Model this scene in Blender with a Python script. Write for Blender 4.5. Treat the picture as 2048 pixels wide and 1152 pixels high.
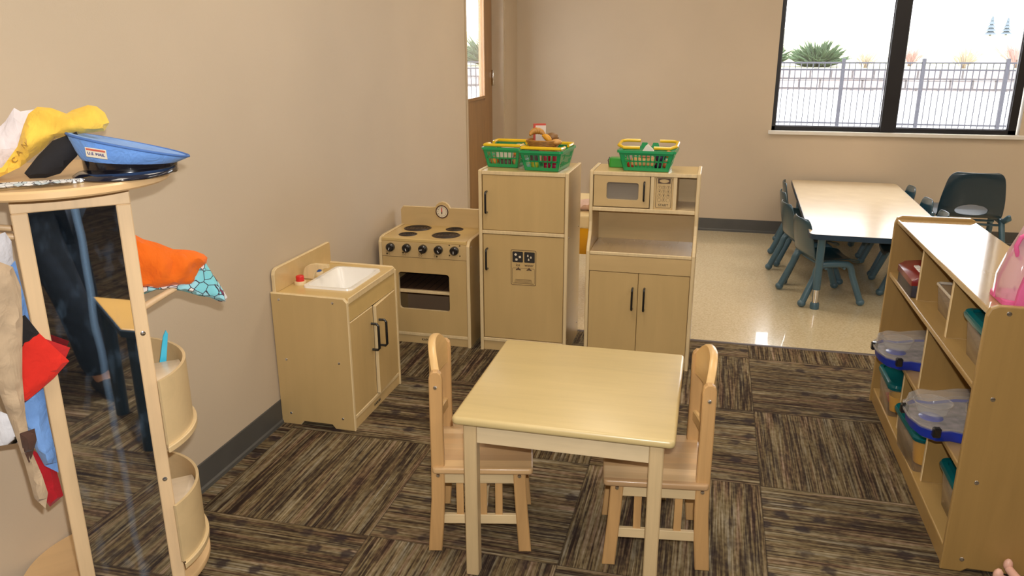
import bpy, bmesh, math, random
from mathutils import Vector, Matrix, noise
from mathutils.geometry import delaunay_2d_cdt
random.seed(7)
PI = math.pi
for o in list(bpy.data.objects): bpy.data.objects.remove(o)
C = bpy.context.scene.collection
SC = bpy.context.scene

# ---------------------------------------------------------------- camera, world, lights, exposure
cam = bpy.data.cameras.new('camera'); camo = bpy.data.objects.new('camera', cam); C.objects.link(camo)
cam.sensor_width = 36; cam.lens = 1571.2 / 2048 * 36; cam.clip_start = 0.02; cam.clip_end = 500
r_, u_, f_ = Vector((0.9692, 0.2461, -0.0027)), Vector((-0.07, 0.2861, 0.9556)), Vector((-0.2359, 0.9261, -0.2945))
M = Matrix((r_, u_, -f_)).transposed().to_4x4(); M.translation = (0, 0, 1.48)
camo.matrix_world = M
SC.camera = camo
SC.view_settings.view_transform = 'Standard'; SC.view_settings.look = 'None'
SC.view_settings.gamma = 1; SC.view_settings.use_curve_mapping = False
SC.view_settings.exposure = 0.0
W = bpy.data.worlds.new('overcast'); SC.world = W; W.use_nodes = True
bgn = W.node_tree.nodes['Background']; bgn.inputs[0].default_value = (0.93, 0.96, 1.0, 1); bgn.inputs[1].default_value = 8.0

def area(name, loc, sx, sy, power, col, target=None):
    l = bpy.data.lights.new(name, 'AREA'); l.shape = 'RECTANGLE'; l.size = sx; l.size_y = sy; l.energy = power; l.color = col
    o = bpy.data.objects.new(name, l); C.objects.link(o); o.location = loc
    if target is not None:
        o.rotation_euler = (Vector(target) - Vector(loc)).to_track_quat('-Z', 'Y').to_euler()
    return o
LAMPS = [(-0.6, 0.3), (1.7, 0.3), (-0.6, 2.6), (1.7, 2.6), (-0.4, 5.0), (1.9, 5.0), (3.6, 2.6), (3.6, 5.0)]
for lx, ly in LAMPS:
    area('ceiling_lamp_light', (lx, ly, 2.70), 0.56, 1.14, 10.5 if ly > 4 else 13, (1.0, 0.80, 0.55) if ly > 4 else (1.0, 0.86, 0.68))
area('camera_flash', (0.02, 0.035, 1.56), 0.035, 0.02, 37, (1.0, 0.985, 0.96), target=(-0.62, 2.5, 0.45))

# ---------------------------------------------------------------- materials
class G:
    def __init__(s, mat):
        mat.use_nodes = True; s.t = mat.node_tree; s.n = s.t.nodes; s.b = s.n['Principled BSDF']; s.o = s.n['Material Output']
    def put(s, sock, v):
        if v is None: return
        if hasattr(v, 'is_output'): s.t.links.new(v, sock)
        else: sock.default_value = v
    def m(s, op, a, b=None, c=None):
        k = s.n.new('ShaderNodeMath'); k.operation = op
        s.put(k.inputs[0], a); s.put(k.inputs[1], b); s.put(k.inputs[2], c); return k.outputs[0]
    def coord(s, kind='Object'): return s.n.new('ShaderNodeTexCoord').outputs[kind]
    def scale(s, v, sc, loc=(0, 0, 0), rot=(0, 0, 0)):
        k = s.n.new('ShaderNodeMapping'); s.put(k.inputs[0], v); k.inputs[1].default_value = loc; k.inputs[2].default_value = rot; k.inputs[3].default_value = sc; return k.outputs[0]
    def sep(s, v):
        k = s.n.new('ShaderNodeSeparateXYZ'); s.put(k.inputs[0], v); return k.outputs
    def comb(s, x, y, z):
        k = s.n.new('ShaderNodeCombineXYZ'); s.put(k.inputs[0], x); s.put(k.inputs[1], y); s.put(k.inputs[2], z); return k.outputs[0]
    def noise(s, v, sc=5, det=2, rough=.5, dist=0):
        k = s.n.new('ShaderNodeTexNoise'); s.put(k.inputs['Vector'], v); k.inputs['Scale'].default_value = sc; k.inputs['Detail'].default_value = det
        k.inputs['Roughness'].default_value = rough; k.inputs['Distortion'].default_value = dist; return k.outputs[0]
    def ramp(s, f, stops, interp='LINEAR'):
        k = s.n.new('ShaderNodeValToRGB'); s.put(k.inputs[0], f); e = k.color_ramp.elements; k.color_ramp.interpolation = interp
        while len(e) < len(stops): e.new(0.5)
        for i, (p, c) in enumerate(stops):
            e[i].position = p; e[i].color = (*c, 1) if len(c) == 3 else c
        return k.outputs[0]
    def mix(s, f, a, b, mode='MIX'):
        k = s.n.new('ShaderNodeMix'); k.data_type = 'RGBA'; k.blend_type = mode
        s.put(k.inputs[0], f); s.put(k.inputs[6], (*a, 1) if isinstance(a, tuple) and len(a) == 3 else a); s.put(k.inputs[7], (*b, 1) if isinstance(b, tuple) and len(b) == 3 else b)
        return k.outputs[2]
    def bump(s, h, st=.2, d=.01):
        k = s.n.new('ShaderNodeBump'); k.inputs['Strength'].default_value = st; k.inputs['Distance'].default_value = d
        s.put(k.inputs['Height'], h); s.t.links.new(k.outputs[0], s.b.inputs['Normal'])

def srgb(r, g, b):
    f = lambda c: (c/255/12.92) if c/255 <= .04045 else ((c/255+.055)/1.055)**2.4
    return (f(r), f(g), f(b))
def mat(name, col, rough=.5, metal=0, coat=0, spec=.5, var=0, vs=8, bump=0, bs=200, emit=None, sheen=0):
    m = bpy.data.materials.new(name); g = G(m)
    g.b.inputs['Roughness'].default_value = rough; g.b.inputs['Metallic'].default_value = metal
    g.b.inputs['Coat Weight'].default_value = coat; g.b.inputs['Coat Roughness'].default_value = .12
    g.b.inputs['Specular IOR Level'].default_value = spec
    if sheen: g.b.inputs['Sheen Weight'].default_value = sheen
    P = g.coord()
    v = max(var, .04)
    f = g.noise(P, vs, 3)
    a = tuple(c*(1-v) for c in col); b = tuple(min(1, c*(1+v)) for c in col)
    g.put(g.b.inputs['Base Color'], g.ramp(f, [(.3, a), (.7, b)]))
    if bump: g.bump(g.noise(P, bs, 3), bump, .002)
    if emit: g.b.inputs['Emission Color'].default_value = (*emit[0], 1); g.b.inputs['Emission Strength'].default_value = emit[1]
    return m
def wood(name, col, axis='Z', contrast=.12, rough=.4, coat=.15, grain=28, strips=None, cr=.15, swirl=0.0):
    m = bpy.data.materials.new(name); g = G(m); P = g.coord()
    sc = {'X': (.08, 1, 1), 'Y': (1, .08, 1), 'Z': (1, 1, .08)}[axis]
    V = g.scale(P, sc)
    f1 = g.noise(V, grain, 4, .6, .6); f2 = g.noise(g.scale(P, tuple(1 if q == 1 else .3 for q in sc)), 4 + swirl*6, 2, .5, swirl*3)
    dark = tuple(c*(1-contrast*1.3) for c in col); lite = tuple(min(1, c*(1+contrast)) for c in col)
    c = g.ramp(f1, [(.25, dark), (.5, col), (.75, lite)])
    c = g.mix(.45, c, g.ramp(f2, [(.3, tuple(q*.82 for q in (1, 1.0, .97))), (.7, (1, 1, 1))]), 'MULTIPLY')
    if strips:
        ax, w = strips
        q = g.m('FLOOR', g.m('DIVIDE', g.sep(P)['XYZ'.index(ax)], w))
        k = g.n.new('ShaderNodeTexWhiteNoise'); k.noise_dimensions = '1D'; g.put(k.inputs['W'], q)
        c = g.mix(.85, c, g.ramp(k.outputs[0], [(0, (.62, .5, .42)), (.35, (.95, .85, .7)), (.6, (.8, .66, .52)), (1, (1, 1, 1))]), 'MULTIPLY')
    g.put(g.b.inputs['Base Color'], c)
    g.b.inputs['Roughness'].default_value = rough; g.b.inputs['Coat Weight'].default_value = coat; g.b.inputs['Coat Roughness'].default_value = cr
    g.bump(f1, .04, .001)
    return m
def clear(name, col=(1, 1, 1), tint=.25, rough=.08, diffuse=.0):
    m = bpy.data.materials.new(name); g = G(m)
    tr = g.n.new('ShaderNodeBsdfTransparent'); tr.inputs[0].default_value = (*[1-(1-c)*tint for c in col], 1)
    g.b.inputs['Base Color'].default_value = (*col, 1); g.b.inputs['Roughness'].default_value = rough
    f = g.n.new('ShaderNodeLayerWeight')
    fac = g.m('MINIMUM', g.m('ADD', g.m('MULTIPLY_ADD', g.m('POWER', f.outputs['Facing'], 5), .85, .04), diffuse), 1)
    mx = g.n.new('ShaderNodeMixShader'); g.put(mx.inputs[0], fac); g.t.links.new(tr.outputs[0], mx.inputs[1]); g.t.links.new(g.b.outputs[0], mx.inputs[2])
    g.t.links.new(mx.outputs[0], g.o.inputs[0]); return m

WALL = mat('wall paint', (.565, .465, .345), .55, var=.03, vs=1.5, bump=.12, bs=260, spec=.4)
CEIL = mat('ceiling tile', (.72, .70, .66), .9, bump=.3, bs=90)
BASE = mat('rubber baseboard', (.075, .073, .068), .45, var=.08)
DOORW = wood('door oak', (.30, .155, .05), 'Z', .2, .35, .2, 40)
FRAMEP = mat('painted door frame', (.50, .40, .28), .35)
BLACKF = mat('black window frame', (.012, .011, .014), .4)
SILL = mat('white sill', (.72, .69, .64), .4)
BIRCH = wood('birch panel', (.585, .405, .175), 'Z', .04, .36, .25, 16, cr=.2, swirl=.25)
BIRCHX = wood('birch panel across', (.61, .43, .20), 'X', .05, .34, .25, 16, cr=.2, swirl=.5)
BIRCHY = wood('birch panel side', (.54, .37, .155), 'Y', .05, .36, .25, 16, cr=.2, swirl=.25)
EDGE = wood('ply edge', (.74, .57, .32), 'Z', .08, .45, .1, 60)
TOPW = wood('play counter top', (.64, .45, .18), 'X', .05, .32, .3, 14, cr=.18)
TABLEW = wood('maple table top', (.56, .43, .20), 'X', .05, .36, .2, 30, cr=.25)
TLEG = wood('table leg wood', (.56, .41, .22), 'Z', .10, .45, .1, 30)
TAPR = wood('table apron wood', (.66, .52, .32), 'X', .12, .42, .15, 12, swirl=.8)
CHW = wood('chair leg wood', (.53, .31, .125), 'Z', .15, .4, .2, 26)
CHL = wood('chair apron wood', (.66, .50, .28), 'X', .14, .4, .15, 14, swirl=.7)
CHR = wood('chair rail wood', (.64, .41, .17), 'Y', .12, .38, .2, 14, swirl=.3)
CHS = wood('chair seat strips', (.74, .54, .31), 'X', .15, .36, .2, 16, strips=('Y', .034))
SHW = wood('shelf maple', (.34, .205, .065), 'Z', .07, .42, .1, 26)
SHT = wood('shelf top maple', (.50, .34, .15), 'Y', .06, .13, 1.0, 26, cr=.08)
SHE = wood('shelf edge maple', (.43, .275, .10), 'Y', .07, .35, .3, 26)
TOWW = wood('tower pale wood', (.70, .50, .29), 'Z', .10, .45, .1, 24)
TOWT = wood('tower disc wood', (.70, .47, .24), 'X', .08, .35, .2, 10)
TOWB = wood('tower bent ply', (.62, .46, .25), 'X', .07, .4, .15, 14)
BLK = mat('black plastic', (.012, .012, .013), .25, coat=.3)
BLKM = mat('black matte print', (.02, .017, .015), .6)
PRINT = mat('printed brown line', (.07, .035, .02), .6)
CHROME = mat('chrome screw', (.75, .76, .80), .18, 1)
WHITEP = mat('white plastic', (.86, .83, .78), .25, coat=.4)
REDP = mat('red knob', (.62, .02, .02), .35)
BLUEP = mat('blue knob', (.03, .09, .33), .35)
GREENB = mat('green basket plastic', (.012, .31, .10), .3, coat=.3)
YELB = mat('yellow handle plastic', (.82, .52, .01), .3, coat=.3)
TEAL = mat('dark blue chair shell', (.007, .030, .052), .28, coat=.35)
TEAL2 = mat('blue shell', (.009, .050, .075), .3, coat=.35)
TUBE = mat('blue grey tube', (.055, .12, .165), .35, coat=.2)
EDGEB = mat('blue edge band', (.02, .045, .08), .35)
LAM = mat('laminate top', (.68, .54, .36), .25, coat=0, var=.04, spec=1.0)
CLEAR = clear('clear pane', (1, 1, 1), .05, .02)
VEIL = clear('cloudy clear plastic', (.80, .80, .80), .25, .12, .10)
VEIL2 = clear('bin clear plastic', (.75, .70, .65), .25, .15, .08)
TEALL = clear('teal lid plastic', (.0, .17, .20), .9, .12, .55)
BLUEBASE = mat('blue tray plastic', (.006, .03, .36), .3, coat=.2)
VINYL = clear('pink clear vinyl', (.80, .55, .60), .35, .08, .38)

# carpet squares, quarter turned
def carpet():
    m = bpy.data.materials.new('carpet squares'); g = G(m); x, y, z = g.sep(g.coord())
    X = g.m('DIVIDE', g.m('SUBTRACT', x, .243), .607); Y = g.m('DIVIDE', g.m('SUBTRACT', y, 2.573), .607)
    ix, iy = g.m('FLOOR', X), g.m('FLOOR', Y); fx, fy = g.m('FRACT', X), g.m('FRACT', Y)
    par = g.m('MULTIPLY', g.m('FRACT', g.m('MULTIPLY', g.m('ADD', ix, iy), .5)), 2)
    lerp = lambda a, b, t: g.m('ADD', g.m('MULTIPLY', a, g.m('SUBTRACT', 1, t)), g.m('MULTIPLY', b, t))
    ac = lerp(fx, fy, par); al = lerp(fy, fx, par)
    tid = g.m('ADD', g.m('MULTIPLY', ix, 3.71), g.m('MULTIPLY', iy, 7.37))
    n1 = g.noise(g.comb(g.m('MULTIPLY', ac, 84), g.m('MULTIPLY', al, 2.4), tid), 1, 2, .65)
    n2 = g.noise(g.comb(g.m('MULTIPLY', ac, 11), g.m('MULTIPLY', al, .8), tid), 1, 2, .5)
    n3 = g.noise(g.comb(g.m('MULTIPLY', ac, 50), g.m('MULTIPLY', al, 26), tid), 1, 1, .5)
    f = g.m('ADD', g.m('ADD', g.m('MULTIPLY', g.m('SUBTRACT', n1, .5), 1.75), g.m('MULTIPLY', g.m('SUBTRACT', n2, .5), .9)), g.m('ADD', g.m('MULTIPLY', g.m('SUBTRACT', n3, .5), .45), .5))
    c = g.ramp(f, [(.12, (.026, .016, .012)), (.34, (.062, .043, .029)), (.48, (.115, .084, .045)), (.60, (.175, .135, .075)), (.75, (.215, .175, .115)), (.98, (.33, .28, .20))])
    hue = g.noise(g.comb(g.m('MULTIPLY', ac, 28), g.m('MULTIPLY', al, 1.5), g.m('ADD', tid, 31)), 1, 1)
    c = g.mix(.55, c, g.ramp(hue, [(.3, (1.0, .72, .78)), (.5, (.95, .9, .72)), (.7, (.78, .85, 1.0))]), 'MULTIPLY')
    # dotted bands
    row = g.m('MULTIPLY', ac, 9.0); ri = g.m('FLOOR', row)
    du = g.m('SUBTRACT', g.m('FRACT', g.m('ADD', g.m('MULTIPLY', al, 5.2), g.m('MULTIPLY', ri, .5))), .5)
    dv = g.m('SUBTRACT', g.m('FRACT', row), .5)
    dist = g.m('ADD', g.m('SQRT', g.m('ADD', g.m('MULTIPLY', g.m('MULTIPLY', du, du), 1.0), g.m('MULTIPLY', g.m('MULTIPLY', dv, dv), .42))), g.m('MULTIPLY', g.m('SUBTRACT', n3, .5), .30))
    dot = g.m('MULTIPLY_ADD', g.m('SUBTRACT', .27, dist), 7, .0)
    dot = g.m('MINIMUM', g.m('MAXIMUM', dot, 0), 1)
    band = g.noise(g.comb(g.m('MULTIPLY', ri, .9), g.m('MULTIPLY', al, 1.4), tid), 1.3, 1)
    band = g.m('MINIMUM', g.m('MAXIMUM', g.m('MULTIPLY', g.m('SUBTRACT', band, .46), 7), 0), 1)
    # vertical tiles show fainter dots
    band = g.m('MULTIPLY', band, g.m('ADD', .35, g.m('MULTIPLY', par, .5)))
    c = g.mix(g.m('MULTIPLY', dot, band), c, (.030, .021, .022))
    e = g.m('MINIMUM', g.m('MINIMUM', fx, g.m('SUBTRACT', 1, fx)), g.m('MINIMUM', fy, g.m('SUBTRACT', 1, fy)))
    c = g.mix(g.m('MULTIPLY', g.m('LESS_THAN', e, .004), .5), c, (.02, .014, .011))
    g.put(g.b.inputs['Base Color'], c); g.b.inputs['Roughness'].default_value = .95; g.b.inputs['Specular IOR Level'].default_value = .15
    g.bump(f, .5, .004)
    return m
CARPET = carpet()
def vct():
    m = bpy.data.materials.new('vinyl floor'); g = G(m); P = g.coord()
    c = g.ramp(g.noise(P, 90, 4, .7), [(.3, (.54, .44, .27)), (.5, (.66, .55, .355)), (.72, (.76, .66, .46))])
    g.put(g.b.inputs['Base Color'], c); g.b.inputs['Roughness'].default_value = .22
    g.b.inputs['Coat Weight'].default_value = .6; g.b.inputs['Coat Roughness'].default_value = .035
    g.bump(g.noise(P, 6, 2), .03, .01)
    return m
VCT = vct()
def mirror():
    m = bpy.data.materials.new('mirror glass'); g = G(m); P = g.coord(); x, y, z = g.sep(P)
    g.b.inputs['Metallic'].default_value = 1; g.b.inputs['Roughness'].default_value = .02
    # a long wavering pale blue streak down the glass and dusty finger marks
    cx = g.m('MULTIPLY_ADD', g.m('SUBTRACT', g.noise(g.comb(0, 0, z), 5, 1), .5), .022, .0)
    cx = g.m('ADD', cx, g.m('MULTIPLY_ADD', z, -.011, .012))
    d = g.m('ABSOLUTE', g.m('SUBTRACT', x, cx))
    s = g.m('MAXIMUM', g.m('SUBTRACT', 1, g.m('DIVIDE', d, .0085)), 0)
    s = g.m('MULTIPLY', g.m('POWER', s, .6), g.m('MULTIPLY_ADD', g.m('MINIMUM', g.m('MAXIMUM', g.m('MULTIPLY', z, 1.1), 0), 1), .62, .12))
    du = g.m('MULTIPLY', g.m('MAXIMUM', g.m('SUBTRACT', g.noise(g.scale(P, (1, 1, .5)), 26, 4), .55), 0), .5)
    fac = g.m('ADD', s, g.m('ADD', du, .015))
    g.b.inputs['Base Color'].default_value = (.62, .60, .56, 1)
    df = g.n.new('ShaderNodeBsdfDiffuse'); df.inputs[0].default_value = (.22, .36, .55, 1)
    mx = g.n.new('ShaderNodeMixShader'); g.put(mx.inputs[0], fac); g.t.links.new(g.b.outputs[0], mx.inputs[1]); g.t.links.new(df.outputs[0], mx.inputs[2])
    g.t.links.new(mx.outputs[0], g.o.inputs[0]); return m
MIRROR = mirror()
def cloth(name, col, var=.12):
    m = mat(name, col, .88, var=var, vs=14, spec=.2, sheen=.15); g = G(m); P = g.coord()
    h = g.m('ADD', g.m('MULTIPLY', g.noise(g.scale(P, (1, 1, .6)), 26, 3, .55, .8), 1.0), g.m('MULTIPLY', g.noise(P, 420, 2), .05))
    g.bump(h, .6, .012); return m
def printed(name, base, stops, sc, seed=0):
    m = bpy.data.materials.new(name); g = G(m); P = g.coord()
    k = g.n.new('ShaderNodeTexVoronoi'); k.inputs['Scale'].default_value = sc; g.put(k.inputs['Vector'], g.scale(P, (1, 1, 1), (seed, 0, 0)))
    k2 = g.n.new('ShaderNodeTexVoronoi'); k2.feature = 'DISTANCE_TO_EDGE'; k2.inputs['Scale'].default_value = sc; g.put(k2.inputs['Vector'], g.scale(P, (1, 1, 1), (seed, 0, 0)))
    c = g.ramp(g.sep(k.outputs['Color'])[0], stops, 'CONSTANT')
    c = g.mix(g.m('LESS_THAN', k2.outputs['Distance'], .035), c, (.04, .03, .05))
    g.put(g.b.inputs['Base Color'], c); g.b.inputs['Roughness'].default_value = .85; return m

# ---------------------------------------------------------------- mesh helpers
def obj(name, bm, m, parent=None, smooth=False, loc=None):
    me = bpy.data.meshes.new(name); bmesh.ops.recalc_face_normals(bm, faces=bm.faces); bm.to_mesh(me); bm.free()
    ms = m if isinstance(m, (list, tuple)) else [m]
    for q in ms: me.materials.append(q)
    if smooth:
        for p in me.polygons: p.use_smooth = True
        try: me.set_sharp_from_angle(angle=math.radians(38))
        except Exception: pass
    o = bpy.data.objects.new(name, me); C.objects.link(o)
    if parent: o.parent = parent
    if loc: o.location = loc
    return o
def thing(name, label, cat, loc=(0, 0, 0), rotz=0, group=None):
    o = bpy.data.objects.new(name, None); C.objects.link(o); o.empty_display_size = .05
    o.location = loc; o.rotation_euler = (0, 0, rotz); o['label'] = label; o['category'] = cat
    if group: o['group'] = group
    return o
def tag(o, label, cat, group=None):
    o['label'] = label; o['category'] = cat
    if group: o['group'] = group
    return o
def struct(name, bm, m, parent=None, smooth=False, loc=None):
    o = obj(name, bm, m, parent, smooth, loc)
    if not parent: o['kind'] = 'structure'
    return o
def dup(root, loc, rotz, label=None, group=None):
    r = root.copy(); C.objects.link(r); r.location = loc; r.rotation_euler = (0, 0, rotz)
    if label: r['label'] = label
    if group: r['group'] = group
    def rec(a, b):
        for ch in list(a.children):
            c = ch.copy(); C.objects.link(c); c.parent = b; rec(ch, c)
    rec(root, r); return r
def merge(bm, b2, mi=0):
    vm = {}
    for v in b2.verts: vm[v] = bm.verts.new(v.co)
    for f in b2.faces:
        try: nf = bm.faces.new([vm[v] for v in f.verts]); nf.material_index = f.material_index if mi is None else mi; nf.smooth = f.smooth
        except ValueError: pass
    b2.free()
def box(bm, x0, x1, y0, y1, z0, z1, bev=.002, thin=None, mi=0, seg=1):
    """thin='x'|'y'|'z': faces across the thin direction keep slot 0, the narrow edge faces get slot 1"""
    b = bmesh.new(); bmesh.ops.create_cube(b, size=1)
    for v in b.verts: v.co = Vector(((x0+x1)/2 + v.co.x*(x1-x0), (y0+y1)/2 + v.co.y*(y1-y0), (z0+z1)/2 + v.co.z*(z1-z0)))
    if bev: bmesh.ops.bevel(b, geom=list(b.edges), offset=min(bev, .45*min(abs(x1-x0), abs(y1-y0), abs(z1-z0))), segments=seg, affect='EDGES', profile=.5)
    b.normal_update()
    for f in b.faces:
        f.material_index = mi
        if thin and abs(f.normal['xyz'.index(thin)]) < .9: f.material_index = 1
    merge(bm, b, None)
def BX(*a, **k):
    bm = bmesh.new(); box(bm, *a, **k); return bm
def prism(bm, pts, ax, a0, a1, bev=0, thin=False, seg=1, mi=0):
    """polygon pts in the plane across axis ax ('x': (y,z), 'y': (x,z), 'z': (x,y)), extruded a0..a1"""
    b = bmesh.new()
    def P(p, a): return {'x': (a, p[0], p[1]), 'y': (p[0], a, p[1]), 'z': (p[0], p[1], a)}[ax]
    v0 = [b.verts.new(P(p, a0)) for p in pts]; v1 = [b.verts.new(P(p, a1)) for p in pts]
    n = len(pts); b.faces.new(v0); b.faces.new(v1[::-1])
    for i in range(n): b.faces.new((v0[i], v1[i], v1[(i+1) % n], v0[(i+1) % n]))
    bmesh.ops.recalc_face_normals(b, faces=b.faces)
    if bev:
        es = [e for e in b.edges if len(e.link_faces) == 2 and any(len(f.verts) == n and n != 4 or abs(f.normal['xyz'.index(ax)]) > .99 for f in e.link_faces)]
        bmesh.ops.bevel(b, geom=es, offset=bev, segments=seg, affect='EDGES', profile=.5)
    b.normal_update()
    for f in b.faces:
        f.material_index = mi
        if thin and abs(f.normal['xyz'.index(ax)]) < .9: f.material_index = 1
    merge(bm, b, None)
def PR(*a, **k):
    bm = bmesh.new(); prism(bm, *a, **k); return bm
def rrect(x0, x1, y0, y1, r, n=5):
    out = []
    for cx, cy, a in ((x1-r, y1-r, 0), (x0+r, y1-r, 90), (x0+r, y0+r, 180), (x1-r, y0+r, 270)):
        for i in range(n+1):
            t = math.radians(a + 90*i/n); out.append((cx + r*math.cos(t), cy + r*math.sin(t)))
    return out
def ringpanel(bm, outer, inner, ax, a0, a1, mi_edge=1):
    """flat panel with a hole; outer and inner same count"""
    def P(p, a): return {'x': (a, p[0], p[1]), 'y': (p[0], a, p[1]), 'z': (p[0], p[1], a)}[ax]
    L = [[bm.verts.new(P(p, a)) for p in q] for q in (outer, inner) for a in (a0, a1)]
    o0, o1, i0, i1 = L; n = len(outer)
    for i in range(n):
        j = (i+1) % n
        bm.faces.new((o0[i], o0[j], i0[j], i0[i])); bm.faces.new((o1[i], i1[i], i1[j], o1[j]))
        f = bm.faces.new((o0[i], o1[i], o1[j], o0[j])); f.material_index = mi_edge
        f = bm.faces.new((i0[i], i0[j], i1[j], i1[i])); f.material_index = mi_edge
def tube(bm, pts, r, seg=10, caps=True, closed=False, mi=0):
    pts = [Vector(p) for p in pts]; n = len(pts); rs = r if isinstance(r, (list, tuple)) else [r]*n
    T = []
    for i in range(n):
        a = pts[(i-1) % n] if (closed or i > 0) else pts[i]; b = pts[(i+1) % n] if (closed or i < n-1) else pts[i]
        T.append((b-a).normalized())
    up = Vector((0, 0, 1)) if abs(T[0].z) < .9 else Vector((1, 0, 0))
    N = (up - T[0]*up.dot(T[0])).normalized(); rings = []
    for i in range(n):
        N = (N - T[i]*N.dot(T[i])).normalized(); B = T[i].cross(N)
        rings.append([bm.verts.new(pts[i] + (N*math.cos(2*PI*k/seg) + B*math.sin(2*PI*k/seg))*rs[i]) for k in range(seg)])
    for i in range(n if closed else n-1):
        A, D = rings[i], rings[(i+1) % n]
        for k in range(seg):
            f = bm.faces.new((A[k], A[(k+1) % seg], D[(k+1) % seg], D[k])); f.smooth = True; f.material_index = mi
    if caps and not closed:
        bm.faces.new(rings[0][::-1]).material_index = mi; bm.faces.new(rings[-1]).material_index = mi
def TB(*a, **k):
    bm = bmesh.new(); tube(bm, *a, **k); return bm
def lathe(bm, prof, seg=24, c=(0, 0, 0), a0=0, a1=360, axis='z', mi=0):
    full = abs(a1-a0) >= 360; rings = []; cnt = seg if full else seg+1
    for i in range(cnt):
        t = math.radians(a0 + (a1-a0)*i/seg); row = []
        for rr, h in prof:
            x, y, z = rr*math.cos(t), rr*math.sin(t), h
            if axis == 'y': x, y, z = x, -z, y
            if axis == 'x': x, y, z = z, x, y
            row.append(bm.verts.new((c[0]+x, c[1]+y, c[2]+z)))
        rings.append(row)
    for i in range(cnt if full else cnt-1):
        A, D = rings[i], rings[(i+1) % cnt]
        for k in range(len(prof)-1):
            f = bm.faces.new((A[k], D[k], D[k+1], A[k+1])); f.smooth = True; f.material_index = mi
    bmesh.ops.remove_doubles(bm, verts=bm.verts, dist=1e-5)
def LT(*a, **k):
    bm = bmesh.new(); lathe(bm, *a, **k); return bm
def ball(bm, c, r, sub=2, sq=(1, 1, 1)):
    b = bmesh.new(); bmesh.ops.create_icosphere(b, subdivisions=sub, radius=1)
    for v in b.verts: v.co = Vector((c[0]+v.co.x*r*sq[0], c[1]+v.co.y*r*sq[1], c[2]+v.co.z*r*sq[2]))
    for f in b.faces: f.smooth = True
    merge(bm, b, 0)
    for f in bm.faces: pass
def BL(c, r, sub=2, sq=(1, 1, 1)):
    bm = bmesh.new(); ball(bm, c, r, sub, sq)
    for f in bm.faces: f.smooth = True
    return bm
def arc(cx, cz, r, a0, a1, n, f=lambda x, z: (x, 0, z)):
    return [f(cx + r*math.cos(math.radians(a0+(a1-a0)*i/n)), cz + r*math.sin(math.radians(a0+(a1-a0)*i/n))) for i in range(n+1)]
def text(s, size, m, parent, loc, rot, name='lettering', depth=.0006, align='CENTER'):
    cu = bpy.data.curves.new(name, 'FONT'); cu.body = s; cu.size = size; cu.align_x = align; cu.align_y = 'CENTER'; cu.extrude = depth
    t = bpy.data.objects.new('t', cu); C.objects.link(t); bpy.context.view_layer.update()
    me = bpy.data.meshes.new_from_object(t.evaluated_get(bpy.context.evaluated_depsgraph_get())); bpy.data.objects.remove(t)
    me.materials.clear(); me.materials.append(m)
    o = bpy.data.objects.new(name, me); C.objects.link(o); o.parent = parent; o.location = loc; o.rotation_euler = rot
    return o
def seg_dist(p, a, b):
    ab = b-a; t = max(0, min(1, (p-a).dot(ab)/max(ab.length_squared, 1e-9))); return (p-(a+ab*t)).length
def puff(outline, y0, depth, step=.012, bulge=.03, wr=.3, seed=0, fold=60, curve=None, fdir=(1, .3)):
    """a folded soft cloth: outline in (x,z), real thickness around depth y0, rounded rims, wavy folds"""
    pts = [Vector(p) for p in outline]; n = len(pts); b2 = []
    for i in range(n):
        a, b = pts[i], pts[(i+1) % n]; k = max(1, int((b-a).length/step))
        for j in range(k): b2.append(a+(b-a)*j/k)
    nb = len(b2); allp = list(b2)
    xs = [p.x for p in pts]; zs = [p.y for p in pts]
    def inside(p):
        c = False
        for i in range(n):
            a, b = pts[i], pts[(i+1) % n]
            if (a.y > p.y) != (b.y > p.y) and p.x < (b.x-a.x)*(p.y-a.y)/(b.y-a.y)+a.x: c = not c
        return c
    x = min(xs)
    while x < max(xs):
        z = min(zs)
        while z < max(zs):
            p = Vector((x+random.uniform(-.2, .2)*step, z+random.uniform(-.2, .2)*step))
            if inside(p) and min(seg_dist(p, pts[i], pts[(i+1) % n]) for i in range(n)) > step*.5: allp.append(p)
            z += step
        x += step
    v, e, f, *_ = delaunay_2d_cdt(allp, [(i, (i+1) % nb) for i in range(nb)], [], 1, 1e-6)
    bm = bmesh.new(); F, K = [], []
    for p in v:
        d = min(seg_dist(p, pts[i], pts[(i+1) % n]) for i in range(n))
        h = depth*math.sqrt(min(1, d/bulge)*(2-min(1, d/bulge))) if d > 1e-4 else 0; h *= .75+.5*noise.noise(Vector((p.x*34+seed, p.y*30, seed)))*min(1, wr*1.5)
        q = (p.x*fdir[0]+p.y*fdir[1])*fold
        w = (noise.noise(Vector((q*.35, seed*3.1, p.y*9)))*.8 + noise.noise(Vector((p.x*22+seed, p.y*22, 1)))*.5)*wr*depth*min(1, d/.012)
        yy = y0 + (curve(p.x, p.y) if curve else 0)
        if d <= 1e-4:
            q = bm.verts.new((p.x, yy, p.y)); F.append(q); K.append(q)
        else:
            F.append(bm.verts.new((p.x, yy-h+w, p.y))); K.append(bm.verts.new((p.x, yy+h*.7+w, p.y)))
    for t in f:
        for L, rev in ((F, False), (K, True)):
            vs = [L[i] for i in t]
            if rev: vs.reverse()
            try: bm.faces.new(vs).smooth = True
            except ValueError: pass
    return bm

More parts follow.
